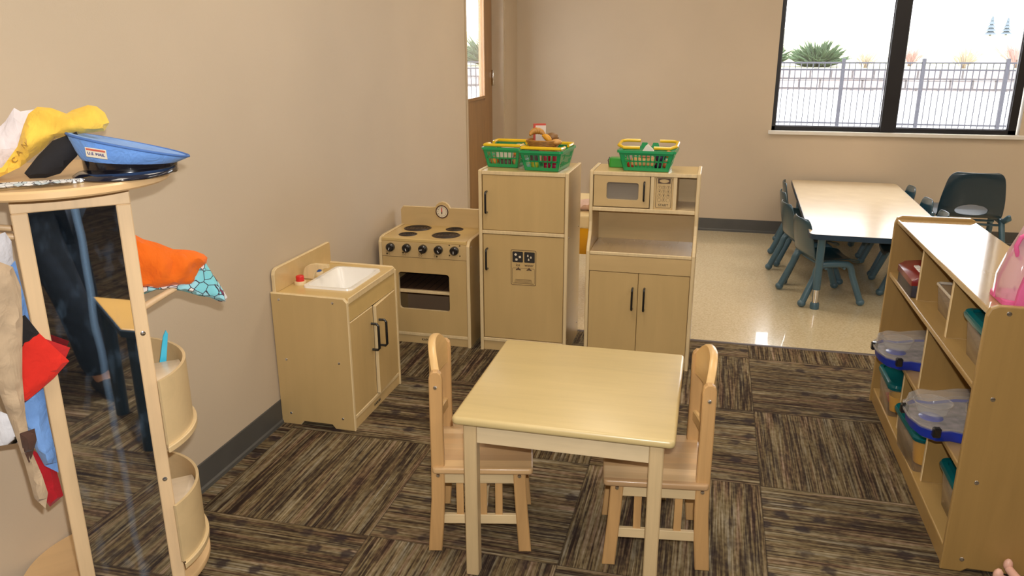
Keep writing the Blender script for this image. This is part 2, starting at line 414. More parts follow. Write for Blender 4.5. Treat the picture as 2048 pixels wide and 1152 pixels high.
# ================================================================ THE ROOM
X0, X1, Y0, Y1, ZC, YB = -1.643, 4.6, -3.2, 6.645, 2.75, 3.98
struct('floor', BX(X0-.14, X1, Y0, YB, -.03, 0, 0), CARPET)
struct('floor', BX(X0-.14, X1, YB, Y1, -.03, -.003, 0), VCT)
struct('trim_1', PR([(YB-.012, 0), (YB+.012, -.003), (YB+.008, .003), (YB-.008, .004)], 'x', X0, X1), mat('edge strip', (.10, .08, .08), .4))
struct('ceiling', BX(X0-.2, X1+.1, Y0-.1, Y1+.15, ZC, ZC+.1, 0), CEIL)
bm = bmesh.new()   # left wall with the doorway
box(bm, X0-.135, X0, Y0, 5.225, -.03, ZC, 0); box(bm, X0-.135, X0, 6.20, Y1+.15, -.03, ZC, 0); box(bm, X0-.135, X0, 5.225, 6.20, 2.12, ZC, 0)
struct('wall_left', bm, WALL)
bm = bmesh.new()   # far wall with the window
WX0, WX1, WZ0, WZ1 = .435, 2.19, .835, 2.25
box(bm, X0, WX0, Y1, Y1+.15, -.03, ZC, 0); box(bm, WX1, X1, Y1, Y1+.15, -.03, ZC, 0)
box(bm, WX0, WX1, Y1, Y1+.15, -.03, WZ0, 0); box(bm, WX0, WX1, Y1, Y1+.15, WZ1, ZC, 0)
struct('wall_far', bm, WALL)
struct('wall_right', BX(X1, X1+.1, Y0, Y1+.15, -.03, ZC, 0), WALL)
struct('wall_back', BX(X0-.14, X1+.1, Y0-.1, Y0, -.03, ZC, 0), WALL)
def baseb(name, a, b, axis, s):
    prof = [(0, 0), (.012, 0), (.010, .012), (.0045, .018), (.0035, .10), (.002, .103), (0, .103)]
    if axis == 'y': struct(name, PR([(X0+p[0], p[1]) for p in prof], 'y', a, b), BASE)
    else: struct(name, PR([(Y1-p[0], p[1]) for p in prof], 'x', a, b), BASE)
baseb('baseboard_left', Y0, 5.2, 'y', 1)
struct('baseboard_far', PR([(Y1, -.003), (Y1-.010, -.003), (Y1-.009, .012), (Y1-.0045, .018), (Y1-.0035, .10), (Y1, .103)], 'x', X0, X1), BASE)
# window
w = struct('window_1', BX(WX0+.004, WX0+.006, Y1+.06, Y1+.08, .9, .95, 0), BLACKF)
bm = bmesh.new()
o_, i_ = [(WX0, WZ0), (WX1-.05, WZ0), (WX1-.05, WZ1), (WX0, WZ1)], None
yf, yb = Y1+.012, Y1+.07
box(bm, WX0, WX0+.028, yf, yb, WZ0, WZ1, .002); box(bm, 2.115, 2.17, yf, yb, WZ0, WZ1, .002)
box(bm, WX0, 2.17, yf, yb, WZ0, .868, .002); box(bm, WX0, 2.17, yf, yb, WZ1-.04, WZ1, .002)
box(bm, 1.235, 1.345, yf-.008, yb, WZ0, WZ1, .003)
obj('window_frame', bm, BLACKF, w)
for a, b in ((WX0+.028, 1.235), (1.345, 2.115)):
    obj('pane', BX(a, b, Y1+.04, Y1+.044, .868, WZ1-.04, 0), CLEAR, w)
    bm = bmesh.new()
    for q in ((a, a+.006, .868, WZ1-.04), (b-.006, b, .868, WZ1-.04), (a, b, .868, .874)): box(bm, q[0], q[1], Y1+.030, Y1+.040, q[2], q[3], 0)
    obj('glazing_gasket', bm, mat('grey gasket', (.12, .12, .15), .4), w)
struct('trim_2', BX(WX0-.022, WX1+.04, Y1-.03, Y1+.012, .805, WZ0, .004), SILL)
# door in the left wall
bm = bmesh.new()
box(bm, X0-.135, X0+.006, 6.18, 6.225, 0, 2.12, .002); box(bm, X0-.135, X0+.006, 5.20, 5.235, 0, 2.12, .002); box(bm, X0-.135, X0+.006, 5.22, 6.2, 2.08, 2.14, .002)
box(bm, X0, X0+.012, 6.20, 6.255, -.003, 2.14, .003)
struct('trim_3', bm, FRAMEP)
d = struct('door_1', BX(X0-.125, X0-.085, 5.24, 5.26, .1, .12, 0), DOORW)
bm = bmesh.new(); dx0, dx1 = X0-.13, X0-.088
for q in ((5.24, 5.40, .01, 2.07), (5.955, 6.175, .01, 2.07), (5.40, 5.955, .01, 1.108), (5.40, 5.955, 1.95, 2.07)): box(bm, dx0, dx1, q[0], q[1], q[2], q[3], .001)
obj('door_leaf', bm, DOORW, d)
obj('pane', BX(dx0+.018, dx0+.024, 5.40, 5.955, 1.108, 1.95, 0), CLEAR, d)
bm = bmesh.new()
box(bm, dx1, dx1+.012, 5.93, 5.962, 1.09, 1.97, .002); box(bm, dx1, dx1+.012, 5.40, 5.93, 1.095, 1.118, .002); box(bm, dx1, dx1+.012, 5.385, 5.41, 1.09, 1.97, .002)
obj('glazing_bead', bm, DOORW, d)
obj('hinge', TB([(dx1+.008, 6.172, 1.18), (dx1+.008, 6.172, 1.30)], .008, 8), CHROME, d)
# ceiling lamps (they carry the lights above)
LN = ['above the dress-up tower side of the play area, nearest the camera', 'right of the camera, nearest row', 'above the play table', 'above the cubby shelf', 'above the floor behind the refrigerator', 'above the long laminate table', 'far right, level with the cubby shelf', 'far right, near the window wall']
for (lx, ly), ln in zip(LAMPS, LN):
    t = thing('ceiling_light', 'rectangular ceiling light panel '+ln, 'ceiling light', (lx, ly, ZC), 0, 'ceiling light panels')
    bm = bmesh.new()
    for q in ((-.31, .31, -.62, -.59), (-.31, .31, .59, .62), (-.31, -.285, -.59, .59), (.285, .31, -.59, .59)): box(bm, *q, -.025, 0, .002)
    obj('frame', bm, WHITEP, t)
    obj('diffuser', BX(-.285, .285, -.59, .59, -.012, -.002, 0), mat('lit diffuser', (.8, .8, .78), .5, emit=((1, .93, .82), 2.2)), t)

# ================================================================ OUTDOORS
def hill_z(x, y):
    if y < 18.4: return 0
    return .98 + (y-18.4)*.012 + .02*math.sin(x*.7) if y < 30 else 1.12 + (y-30)*.038
bm = bmesh.new(); box(bm, -14, 22, Y1+.15, 18.3, -.25, -.12, 0); box(bm, -14, X0-.16, -4, Y1+.15, -.25, -.12, 0)
prism(bm, [(16.7, -.12), (18.32, .56), (18.32, -.25), (16.7, -.25)], 'x', -14, 22)
struct('ground', bm, mat('pale concrete', (.62, .62, .62), .8))
bm = bmesh.new(); rows = [18.55, 20, 22, 25, 30, 40, 55, 75]; V = []
for y in rows: V.append([bm.verts.new((x, y, hill_z(x, y)-.0)) for x in range(-30, 46, 2)])
for i in range(len(rows)-1):
    for k in range(len(V[0])-1): bm.faces.new((V[i][k], V[i][k+1], V[i+1][k+1], V[i+1][k])).smooth = True
gr = obj('lawn', bm, mat('washed out dry grass', (.36, .36, .20), .95, var=.25, vs=3)); gr['kind'] = 'structure'
def blocks():
    m = bpy.data.materials.new('split stone blocks'); g = G(m); P = g.coord(); x, y, z = g.sep(P)
    k = g.n.new('ShaderNodeTexBrick'); g.put(k.inputs['Vector'], g.comb(x, z, 0)); k.inputs['Scale'].default_value = 1
    k.inputs['Brick Width'].default_value = .42; k.inputs['Row Height'].default_value = .2; k.inputs['Mortar Size'].default_value = .02
    k.inputs['Color1'].default_value = (.36, .31, .29, 1); k.inputs['Color2'].default_value = (.26, .22, .21, 1); k.inputs['Mortar'].default_value = (.08, .07, .07, 1)
    c = g.mix(.5, k.outputs[0], g.ramp(g.noise(P, 6, 3), [(.3, (.5, .5, .5)), (.7, (1, 1, 1))]), 'MULTIPLY')
    g.put(g.b.inputs['Base Color'], c); g.b.inputs['Roughness'].default_value = .9; return m
bm = bmesh.new()
for i in range(5): box(bm, -30, 40, 18.30+i*.015, 18.62, -.12+i*.22, .095+i*.22, .01)
tag(obj('retaining_wall', bm, blocks()), 'low pale stone block wall behind the metal fence outside', 'wall')
fb = mat('fence paint', (.018, .018, .028), .5)
YFN = 16.4
def fence(x0, x1, label, nb_step=.105):
    t = thing('metal_fence', label, 'fence', ((x0+x1)/2, YFN, -.12))
    L = (x1-x0)/2
    for z in (1.28, 1.155, .17): obj('rail', BX(-L, L, -.015, .015, z-.015, z+.015, .002), fb, t)
    x = -L+nb_step; pk = bmesh.new(); 
    while x < L-.02:
        obj('picket', BX(x-.008, x+.008, -.008, .008, .06, 1.28, 0), fb, t); x += nb_step
    obj('fence_post', BX(-L-.032, -L+.032, -.032, .032, 0, 1.36, .004), fb, t)
    pk.free()
seg = [-6.9, -4.9, -2.9, .9-.02, 2.262, 3.64, 5.02, 6.4]
fence(.885, 2.262, 'black metal picket fence section left of the first post seen in the window')
fence(2.262, 3.64, 'black metal picket fence section between first post and window mullion post')
fence(3.64, 5.02, 'black metal picket fence section between the two posts in the right pane')
fence(5.02, 6.4, 'black metal picket fence section right of the last post in the right pane')
fence(-6.0, -4.3, 'black metal picket fence section seen through the door glass')
# shrubs
def spiky(name, label, loc, n, L, spread, m, r0=.03, seed=0, up=.25):
    rnd = random.Random(seed); t = thing(name, label, 'shrub', loc); bm = bmesh.new()
    for i in range(n):
        a = rnd.uniform(0, 2*PI); el = rnd.uniform(up, 1.35); l = L*rnd.uniform(.55, 1)*(.75+.35*math.cos(el))
        d = Vector((math.cos(a)*math.cos(el)*spread, math.sin(a)*math.cos(el)*spread, math.sin(el))).normalized()
        s = d*l*rnd.uniform(.1, .45); e = d*l; mid = (s+e)/2 + Vector((0, 0, .03))
        tube(bm, [s, mid, e+Vector((0, 0, .05*l))], [r0*.5, r0, .003], 4, caps=False)
        if i % 2 == 0:
            sd = d.cross(Vector((0, 0, 1))).normalized()
            for q in (-1, 1): tube(bm, [mid, mid+(d+sd*q*.7)*.16*l*1.5], [r0*.7, .003], 4, caps=False)
    obj('foliage', bm, m, t); obj('trunk', TB([(0, 0, -.05), (0, 0, .25*L)], [.05, .03], 6), mat('bark', (.12, .08, .05), .9), t)
ev = mat('juniper green', (.05, .085, .035), .9, var=.3, vs=20)
spiky('evergreen_shrub', 'wide dark green evergreen shrub behind the fence in the left pane', (2.13, 19.6, .98), 260, .78, 1.6, ev, .035, 3)
spiky('evergreen_shrub', 'green evergreen shrub half hidden by the left edge of the window', (.95, 19.9, .98), 220, .75, 1.5, ev, .035, 5)
spiky('evergreen_shrub', 'green evergreen shrub seen through the narrow door glass', (-5.6, 19.7, .98), 200, 1.0, 1.1, ev, .035, 9)
pinkb = mat('bare reddish twigs', (.42, .26, .24), .9); tanb = mat('bare tan twigs', (.40, .33, .25), .9)
for (x, y, l, m, lab, s) in ((3.1, 19.2, .45, tanb, 'thin bare tan shrub near the right edge of the left pane', 11), (4.25, 20.5, .55, pinkb, 'low bare reddish shrub just right of the window mullion', 12),
                             (5.15, 19.6, .6, tanb, 'bare tan shrub in the middle of the right pane', 13), (6.35, 20.2, .78, pinkb, 'tall bare pinkish shrub at the right edge of the right pane', 14)):
    spiky('bare_shrub', lab, (x, y, hill_z(x, y)-.02), 90, l, .9, m, .008, s, .5)
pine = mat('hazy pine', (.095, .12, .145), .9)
for (x, y, h) in ((14.75, 52, 1.1), (15.85, 53, 1.0)):
    t = thing('pine_tree', {14.75: 'small hazy pine far up the hill near the right edge of the window', 15.85: 'hazy pine on the hill at the very right edge of the window'}[x], 'tree', (x, y, hill_z(x, y)-.05))
    bm = bmesh.new()
    for k in range(5): lathe(bm, [(h*.33*(1-k*.17), h*(.1+k*.17)), (h*.04, h*(.34+k*.165))], 9)
    obj('crown', bm, pine, t); obj('trunk', TB([(0, 0, -.3), (0, 0, h*.9)], [.08, .02], 6), tanb, t)

# ================================================================ PLAY KITCHEN
def screw(parent, loc, axis, r=.0055):
    prof = [(0, .0022), (r*.5, .0020), (r*.9, .0012), (r, 0)]
    bm = bmesh.new(); lathe(bm, prof, 12, (0, 0, 0)); box(bm, -r*.6, r*.6, -.0006, .0006, .0018, .0024, 0)
    rot = {'-y': (PI/2, 0, 0), '-x': (0, -PI/2, 0), 'x': (0, PI/2, 0), 'z': (0, 0, 0)}[axis]
    o = obj('screw', bm, CHROME, parent, True, loc); o.rotation_euler = rot; return o
def side_panel(t, x, W, prof, name='side_panel'):
    return obj(name, PR(prof, 'x', x, x+W, bev=.003, thin=True), [BIRCHY, EDGE], t)
def handle(parent, x, z0, z1, y=0, out=.028, r=.0052, along='y'):
    pts = [(x, y+.001, z0)] + [(x, y-out+.010*(1-math.sin(a)), z0+.010*(1-math.cos(a))) for a in (.0, .4, .8, 1.2, PI/2)] + [(x, y-out+.010*(1-math.cos(a)), z1-.010*(1-math.sin(a))) for a in (0, .4, .8, 1.2, PI/2)] + [(x, y+.001, z1)]
    return obj('handle', TB(pts, r, 10), BLK, parent, True)

# ---- stove
W_, D_, H_ = .482, .335, .562
t = thing('toy_stove', 'wooden toy stove with black burners and clock against the left wall', 'toy stove', (-1.613, 3.586, 0))
sp = [(0, 0), (D_, 0), (D_, H_), (.05, H_), (.018, H_-.006), (0, H_-.028)]
side_panel(t, 0, .017, sp); s2 = side_panel(t, W_-.017, .017, sp)
screw(s2, (W_, .035, .525), 'x'); screw(s2, (W_, .22, .53), 'x')
obj('stove_top', BX(.017, W_-.017, .004, D_-.002, H_-.022, H_-.004, .003, thin='z'), [TOPW, TOPW], t)
cp = obj('control_panel', BX(.017, W_-.017, .004, .018, .462, H_-.022, .001), BIRCHX, t)
for i, (kx, rot) in enumerate(((.066, 20), (.153, -15), (.240, 80), (.322, -30), (.405, 0))):
    k = LT([(0, -.022), (.016, -.022), (.0215, -.016), (.0225, 0)], 24, axis='y', c=(0, 0, 0))
    kn = obj('knob', k, BLK, cp, True, (kx, .004-.022+.0, .510)); kn.location = (kx, .004, .510)
    for v in kn.data.vertices: v.co.y = -abs(v.co.y)
    pt = obj('knob_pointer', BX(-.0012, .0012, -.0245, -.0222, -.012, .001, 0), WHITEP, cp, loc=(kx, .004, .510)); pt.rotation_euler = (0, math.radians(rot), 0)
bm = bmesh.new()
for i, kx in enumerate((.066, .153, .240, .322)):
    for a in range(2):
        for b in range(2):
            cx, cz = kx-.014+a*.011-.008, .474+b*.010
            if (a, b) == [(0, 0), (0, 1), (1, 1), (1, 0)][i]: lathe(bm, [(0, -.0006), (.0042, -.0006)], 10, (cx, .0034, cz), axis='y')
            else: tube(bm, [(cx+.004*math.cos(q*PI/4), .0036, cz+.004*math.sin(q*PI/4)) for q in range(8)], .0006, 4, closed=True)
for (a, b) in ((-.027, .026), (.027, .026), (-.027, -.026), (.027, -.026)): lathe(bm, [(0, -.0006), (.0036, -.0006)], 8, (.405+a, .0034, .510+b), axis='y')
obj('burner_marks', bm, PRINT, cp)
# oven door with window
dz0, dz1 = .060, .460
bm = bmesh.new()
ringpanel(bm, rrect(.0185, W_-.0185, dz0, dz1, .0015), rrect(.100, .372, .186, .382, .016), 'y', .005, .020)
od = obj('oven_door', bm, [BIRCH, EDGE], t)
obj('oven_shelf', BX(.017, W_-.017, .022, D_-.02, .268, .283, .002), [EDGE], t)
obj('oven_rack', BX(.020, W_-.020, .040, D_-.022, .283, .2842, 0), mat('dark rack print', (.085, .045, .026), .5), t)
bm = bmesh.new()
for k in range(11): box(bm, .04+k*.04, .043+k*.04, .042, D_-.03, .284, .2852, 0)
obj('rack_lines', bm, BLKM, t)
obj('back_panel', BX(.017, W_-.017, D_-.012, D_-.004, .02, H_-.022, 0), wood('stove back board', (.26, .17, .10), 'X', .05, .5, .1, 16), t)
obj('bottom_shelf', BX(.017, W_-.017, .004, D_-.012, .042, .059, .002), EDGE, t)
tk = obj('toe_kick', BX(.017, W_-.017, .008, .020, 0, .042, .001), BIRCHX, t)
text('KAPLAN', .017, BLKM, tk, (.245, .0075, .022), (PI/2, 0, 0))
hw = .226
bp = [(0, H_-.01)] + [(0, .640), (.014, .658), (.20, .658)] + [(.2205+.046*math.cos(math.radians(a))+.0175, .638+.052*math.sin(math.radians(a))) for a in (158, 135, 112, 90, 68, 45, 22)] + [(.29, .658), (W_, .658), (W_, H_-.01)]
bs = obj('backsplash', PR(bp, 'y', D_-.018, D_-.003, bev=.002, thin=True), [BIRCHX, EDGE], t)
ccx, ccz = .236, .637
ck = thing_ck = obj('clock_face', LT([(0, .0), (.030, 0), (.030, .002), (.036, .002), (.036, -.003)], 32, axis='y', c=(ccx, D_-.0215, ccz)), [mat('clock face cream', (.80, .70, .52), .5)], t, True)
bm = bmesh.new(); tube(bm, [(ccx+.033*math.cos(q*PI/20), D_-.023, ccz+.033*math.sin(q*PI/20)) for q in range(40)], .0032, 6, closed=True)
obj('clock_rim', bm, mat('brown clock rim', (.08, .03, .015), .5), ck, True)
for h in range(1, 13):
    a = PI/2-h*PI/6; text(str(h), .0085, BLKM, ck, (ccx+.0235*math.cos(a), D_-.0245, ccz+.0235*math.sin(a)), (PI/2, 0, 0), 'numeral', .0003)
obj('clock_hand', PR([(ccx-.0028, ccz-.004), (ccx+.0028, ccz-.004), (ccx+.002, ccz+.022), (ccx-.002, ccz+.022)], 'y', D_-.0265, D_-.0255), REDP, ck)
obj('clock_hand', PR([(ccx-.0024, ccz), (ccx+.0024, ccz), (ccx+.0034, ccz-.009), (ccx, ccz-.014), (ccx-.0034, ccz-.009)], 'y', D_-.0275, D_-.0266), PRINT, ck)
for i, (bx, by, br) in enumerate(((.124, .238, .073), (.125, .095, .048), (.323, .118, .073), (.323, .258, .047))):
    bm = bmesh.new(); lathe(bm, [(0, .001), (br, .001), (br, 0)], 40, (bx, by, H_-.004))
    b_ = obj('burner', bm, mat('dark burner print', (.055, .032, .022), .35), t)
    bm = bmesh.new()
    for q in range(1, 5):
        rr = br*q/4.6; tube(bm, [(bx+rr*math.cos(a*PI/16), by+rr*math.sin(a*PI/16), H_-.0026) for a in range(32)], .0011, 4, closed=True)
    obj('burner_coil', bm, BLKM, b_)

# ---- fridge
W_, D_, H_ = .440, .355, .917
t = thing('toy_refrigerator', 'tall two-door wooden toy refrigerator with ice and water panel', 'toy refrigerator', (-1.080, 3.586, 0))
sp = [(0, 0), (D_, 0), (D_, H_), (.006, H_), (0, H_-.006)]
side_panel(t, 0, .017, sp); s2 = side_panel(t, W_-.017, .017, sp)
for (a, b) in ((.03, .60), (.30, .60), (.03, .08), (.30, .08)): screw(s2, (W_, a, b), 'x')
obj('top_panel', BX(.017, W_-.017, .002, D_-.002, H_-.022, H_-.004, .002, thin='z'), [TOPW, EDGE], t)
ud = obj('door', BX(.0195, W_-.0195, .006, .022, .626, .894, .002), BIRCH, t)
handle(ud, .041, .712, .814, .006)
obj('divider', BX(.017, W_-.017, .002, D_-.01, .607, .624, .002), EDGE, t)
ld = obj('door', BX(.0195, W_-.0195, .006, .022, .070, .604, .002), BIRCH, t)
handle(ld, .041, .430, .532, .006)
obj('bottom_shelf', BX(.017, W_-.017, .002, D_-.01, .050, .067, .002), EDGE, t)
obj('toe_kick', BX(.017, W_-.017, .010, .022, 0, .050, .001), BIRCHX, t)
obj('back_panel', BX(.017, W_-.017, D_-.012, D_-.004, .02, H_-.022, 0), BIRCHX, t)
# ice and water print
sx, sz = .161, .357
def frame_lines(bm, x0, x1, z0, z1, y, r=.0009): tube(bm, [(a, y, b) for a, b in rrect(x0, x1, z0, z1, .006, 3)], r, 4, closed=True)
bm = bmesh.new(); yy = .0055
frame_lines(bm, sx, sx+.124, sz, sz+.176, yy, .0011); frame_lines(bm, sx+.006, sx+.118, sz+.008, sz+.085, yy, .0006)
tube(bm, [(sx+.015, yy, sz+.008), (sx+.022, yy, sz+.028), (sx+.100, yy, sz+.028), (sx+.109, yy, sz+.008)], .0007, 4, closed=True)
for q in range(4): tube(bm, [(sx+.018+q*.002, yy, sz+.012+q*.004), (sx+.106-q*.002, yy, sz+.012+q*.004)], .0004, 4)
for cx in (.036, .090):
    prism(bm, [(sx+cx-.013, sz+.074), (sx+cx-.011, sz+.080), (sx+cx-.003, sz+.083), (sx+cx-.002, sz+.089), (sx+cx+.002, sz+.089), (sx+cx+.003, sz+.083), (sx+cx+.011, sz+.080), (sx+cx+.013, sz+.074), (sx+cx, sz+.077)], 'y', .005, .006)
obj('printed_lines', bm, PRINT, ld)
for cx in (.007, .066):
    sq = obj('dispenser_symbol', PR(rrect(sx+cx, sx+cx+.052, sz+.115, sz+.168, .004), 'y', .0045, .006), BLKM, ld)
    bm = bmesh.new()
    if cx < .05:
        for (a, b, rt) in ((.016, .038, .2), (.037, .027, .9), (.020, .013, .5)):
            prism(bm, [(sx+cx+a+.0075*math.cos(rt+k*PI/2), sz+.115+b+.0075*math.sin(rt+k*PI/2)) for k in range(4)], 'y', .0038, .0046)
    else:
        for (a, b) in ((.018, .034), (.033, .026), (.022, .014)):
            prism(bm, [(sx+cx+a+.0042*math.sin(k*PI/4), sz+.115+b-.0045*math.cos(k*PI/4)+(.004 if k == 4 else 0)) for k in range(8)], 'y', .0038, .0046)
    obj('symbol_mark', bm, mat('cream mark', (.72, .62, .45), .5), sq)
text('ice', .019, PRINT, ld, (sx+.034, .0055, sz+.101), (PI/2, 0, 0)); text('water', .019, PRINT, ld, (sx+.090, .0055, sz+.101), (PI/2, 0, 0))

# ---- hutch with microwave
W_, D_, H_ = .500, .300, .932
t = thing('toy_kitchen_hutch', 'wooden toy kitchen hutch with microwave shelf over a two-door cupboard', 'toy cupboard', (-.545, 3.548, 0))
sp = [(0, 0), (D_, 0), (D_, H_), (.062, H_), (.055, H_-.006), (.055, .74), (.060, .69), (.054, .645), (.032, .61), (.008, .578), (0, .56), (0, .555)]
side_panel(t, 0, .016, sp); s2 = side_panel(t, W_-.016, .016, sp)
obj('top_panel', BX(.016, W_-.016, .057, D_-.002, H_-.022, H_-.004, .002, thin='z'), [TOPW, EDGE], t)
obj('shelf_board', BX(.016, W_-.016, .057, D_-.01, .742, .760, .002), EDGE, t)
obj('back_panel', BX(.016, W_-.016, D_-.012, D_-.004, .02, H_-.022, 0), BIRCHX, t)
obj('counter', BX(.016, W_-.016, .002, D_-.012, .544, .561, .003, thin='z'), [SHT, EDGE], t)
obj('apron', BX(.016, W_-.016, .004, .018, .466, .543, .001), BIRCHX, t)
a = obj('door', BX(.0175, .2470, .006, .021, .060, .463, .002), BIRCH, t); handle(a, .224, .290, .392, .006)
a = obj('door', BX(.2490, W_-.0175, .006, .021, .060, .463, .002), BIRCH, t); handle(a, .279, .288, .394, .006)
obj('bottom_shelf', BX(.016, W_-.016, .002, D_-.012, .040, .057, .002), EDGE, t)
obj('toe_kick', BX(.016, W_-.016, .010, .022, 0, .040, .001), BIRCHX, t)
bm = bmesh.new(); ringpanel(bm, rrect(.020, .276, .765, .909, .0015), rrect(.079, .226, .798, .878, .011), 'y', .060, .074)
mw = obj('microwave_door', bm, [BIRCHX, EDGE], t)
obj('microwave_window', BX(.072, .232, .0745, .0765, .79, .886, 0), clear('dull window plastic', (.75, .72, .68), .5, .1, .10), mw)
handle(mw, .252, .798, .884, .060, out=.018, r=.0046)
obj('partition', BX(.280, .296, .060, D_-.012, .760, H_-.022, .001), EDGE, t)
kp = obj('keypad_panel', BX(.296, .382, .066, .078, .760, H_-.022, .001), BIRCHX, t)
obj('partition', BX(.382, .398, .060, D_-.012, .760, H_-.022, .001), EDGE, t)
bm = bmesh.new(); frame_lines(bm, .305, .374, .768, .906, .0655, .0008)
ringpanel(bm, rrect(.312, .368, .880, .903, .001), [(.340+.022*math.cos(math.radians(k)), .8915+.0085*math.sin(math.radians(k))) for k in [45+q*15-45 for q in range(24)]], 'y', .0645, .066, 0)
for ix in range(3):
    for iz in range(4): frame_lines(bm, .312+ix*.020, .328+ix*.020, .796+iz*.019, .812+iz*.019, .0655, .0003)
obj('printed_lines', bm, PRINT, kp)
for r in range(3):
    for c in range(3): text(str(r*3+c+1), .0125, BLKM, kp, (.320+c*.020, .0655, .862-r*.019), (PI/2, 0, 0), 'numeral', .0004)
text('0', .0125, BLKM, kp, (.340, .0655, .804), (PI/2, 0, 0), 'numeral', .0004); text('START', .0155, BLKM, kp, (.340, .0655, .780), (PI/2, 0, 0))

# ---- sink (faces +x): local x = out from the wall, y along wall
W_, D_, H_ = .492, .326, .562
t = thing('toy_sink', 'wooden toy sink cabinet with white basin standing against the left wall', 'toy sink', (-1.640, 2.604, 0))
prof = [(0, 0), (.085, 0), (.100, .018), (.225, .018), (.240, 0), (D_, 0), (D_, H_-.02), (D_-.016, H_-.003), (0, H_)]
def sp_y(y0, y1): return obj('side_panel', PR(prof, 'y', y0, y1, bev=.003, thin=True), [BIRCH, EDGE], t)
s1 = sp_y(0, .017); sp_y(W_-.017, W_)
for (a, b) in ((.035, .535), (.265, .538), (.045, .285), (.275, .29), (.045, .05), (.275, .05)): screw(s1, (a, 0, b), '-y')
bm = bmesh.new(); ringpanel(bm, rrect(.002, D_-.003, .017, W_-.017, .002), rrect(.093, .275, .120, .405, .02), 'z', H_-.024, H_-.006)
obj('counter', bm, [TOPW, TOPW], t)
obj('front_lip', BX(D_-.006, D_-.0005, .017, W_-.017, H_-.030, H_-.005, .002), EDGE, t)
bm = bmesh.new()
rim = [rrect(.078, .292, .104, .420, .026, 6), rrect(.080, .290, .106, .418, .025, 6), rrect(.094, .276, .120, .404, .020, 6), rrect(.099, .271, .126, .398, .022, 6), rrect(.118, .252, .150, .374, .03, 6)]
zz = [H_-.006, H_+.001, H_+.001, H_-.010, H_-.095]; R = [[bm.verts.new((x, y, z)) for x, y in q] for q, z in zip(rim, zz)]
for i in range(4):
    for k in range(len(R[0])):
        j = (k+1) % len(R[0]); bm.faces.new((R[i][k], R[i][j], R[i+1][j], R[i+1][k])).smooth = True
bm.faces.new(R[-1])
obj('basin', bm, WHITEP, t, True)
bsp = [(.015, H_-.006), (.015, .628), (.022, .645), (.040, .652), (W_-.012, .652), (W_-.004, .645), (W_-.004, H_-.006)]
obj('backsplash', PR(bsp, 'x', .002, .017, bev=.002, thin=True), [BIRCHX, EDGE], t)
obj('apron', BX(D_-.020, D_-.006, .017, W_-.017, .458, H_-.030, .001), TOPW, t)
a = obj('door', BX(D_-.019, D_-.004, .0185, .236, .062, .455, .002, thin='x'), [BIRCH, EDGE], t)
hb = TB([(D_-.004, .214, .272), (D_+.020, .214, .272), (D_+.027, .214, .280), (D_+.027, .214, .378), (D_+.020, .214, .386), (D_-.004, .214, .386)], .0055, 10)
obj('handle', hb, BLK, a, True)
a = obj('door', BX(-.015, 0, -.232, 0, .062, .455, .002, thin='x'), [BIRCH, EDGE], t, loc=(D_-.004, W_-.0185, 0)); a.rotation_euler = (0, 0, math.radians(3.0))
obj('handle', TB([(0, -.205, .272), (.024, -.205, .272), (.031, -.205, .280), (.031, -.205, .378), (.024, -.205, .386), (0, -.205, .386)], .0055, 10), BLK, a, True)
obj('bottom_shelf', BX(.002, D_-.003, .017, W_-.017, .044, .060, .002), EDGE, t)
tk = obj('toe_kick', BX(D_-.020, D_-.006, .017, W_-.017, 0, .044, .001), BIRCHX, t)
text('KAPLAN', .017, BLKM, tk, (D_-.0055, .235, .022), (PI/2, 0, PI/2))
# faucet
fo = [(.110, 0)] + [(.110+.0-.0 + .0, .0)]
fp = [(.215, 0), (.215, .035)] + [(.245-.045*math.cos(math.radians(a)), .030+.034*math.sin(math.radians(a))) for a in (20, 45, 70, 90)] + [(.31, .064), (.31, .046), (.285, .044), (.262, .030), (.252, 0)]
fbm = bmesh.new(); q = [(.0, 0), (.0, .012)] 
prism(fbm, [(.020, 0), (.020, .020), (.024, .038), (.034, .052), (.052, .062), (.075, .066), (.135, .066), (.135, .052), (.118, .050), (.110, .044), (.092, .044), (.078, .034), (.070, .018), (.066, 0)], 'y', .2185, .2365, bev=.002)
fc = obj('faucet', fbm, EDGE, t, loc=(0.006, 0, H_-.004)); fc.scale = (1, 1, 1)
for y, m in ((.150, REDP), (.300, BLUEP)):
    b_ = obj('knob_base', LT([(0, .014), (.022, .014), (.024, .011), (.024, 0)], 24, (.050, y, H_-.006)), EDGE, t, True)
    obj('knob', LT([(0, .036), (.014, .036), (.0165, .033), (.0165, .014)], 24, (.050, y, H_-.006)), m, b_, True)

# ================================================================ TABLE + WOODEN CHAIRS
t = thing('childrens_table', 'square light maple table between the two wooden chairs', 'table', (-.343, 2.147, 0), .004)
obj('tabletop', PR(rrect(-.301, .301, -.307, .307, .016, 5), 'z', .491, .515, bev=.009, seg=3), TABLEW, t, True)
for sx in (-1, 1):
    for sy in (-1, 1):
        x, y = sx*.254, sy*.268
        l = obj('leg', BX(x-.0185, x+.0185, y-.0185, y+.0185, 0, .491, .003), TLEG, t)
for sy in (-1, 1): obj('apron', BX(-.235, .235, sy*.273-.009, sy*.273+.009, .432, .491, .001), TAPR, t)
for sx in (-1, 1): obj('apron', BX(sx*.259-.009, sx*.259+.009, -.249, .249, .432, .491, .001), TAPR, t)

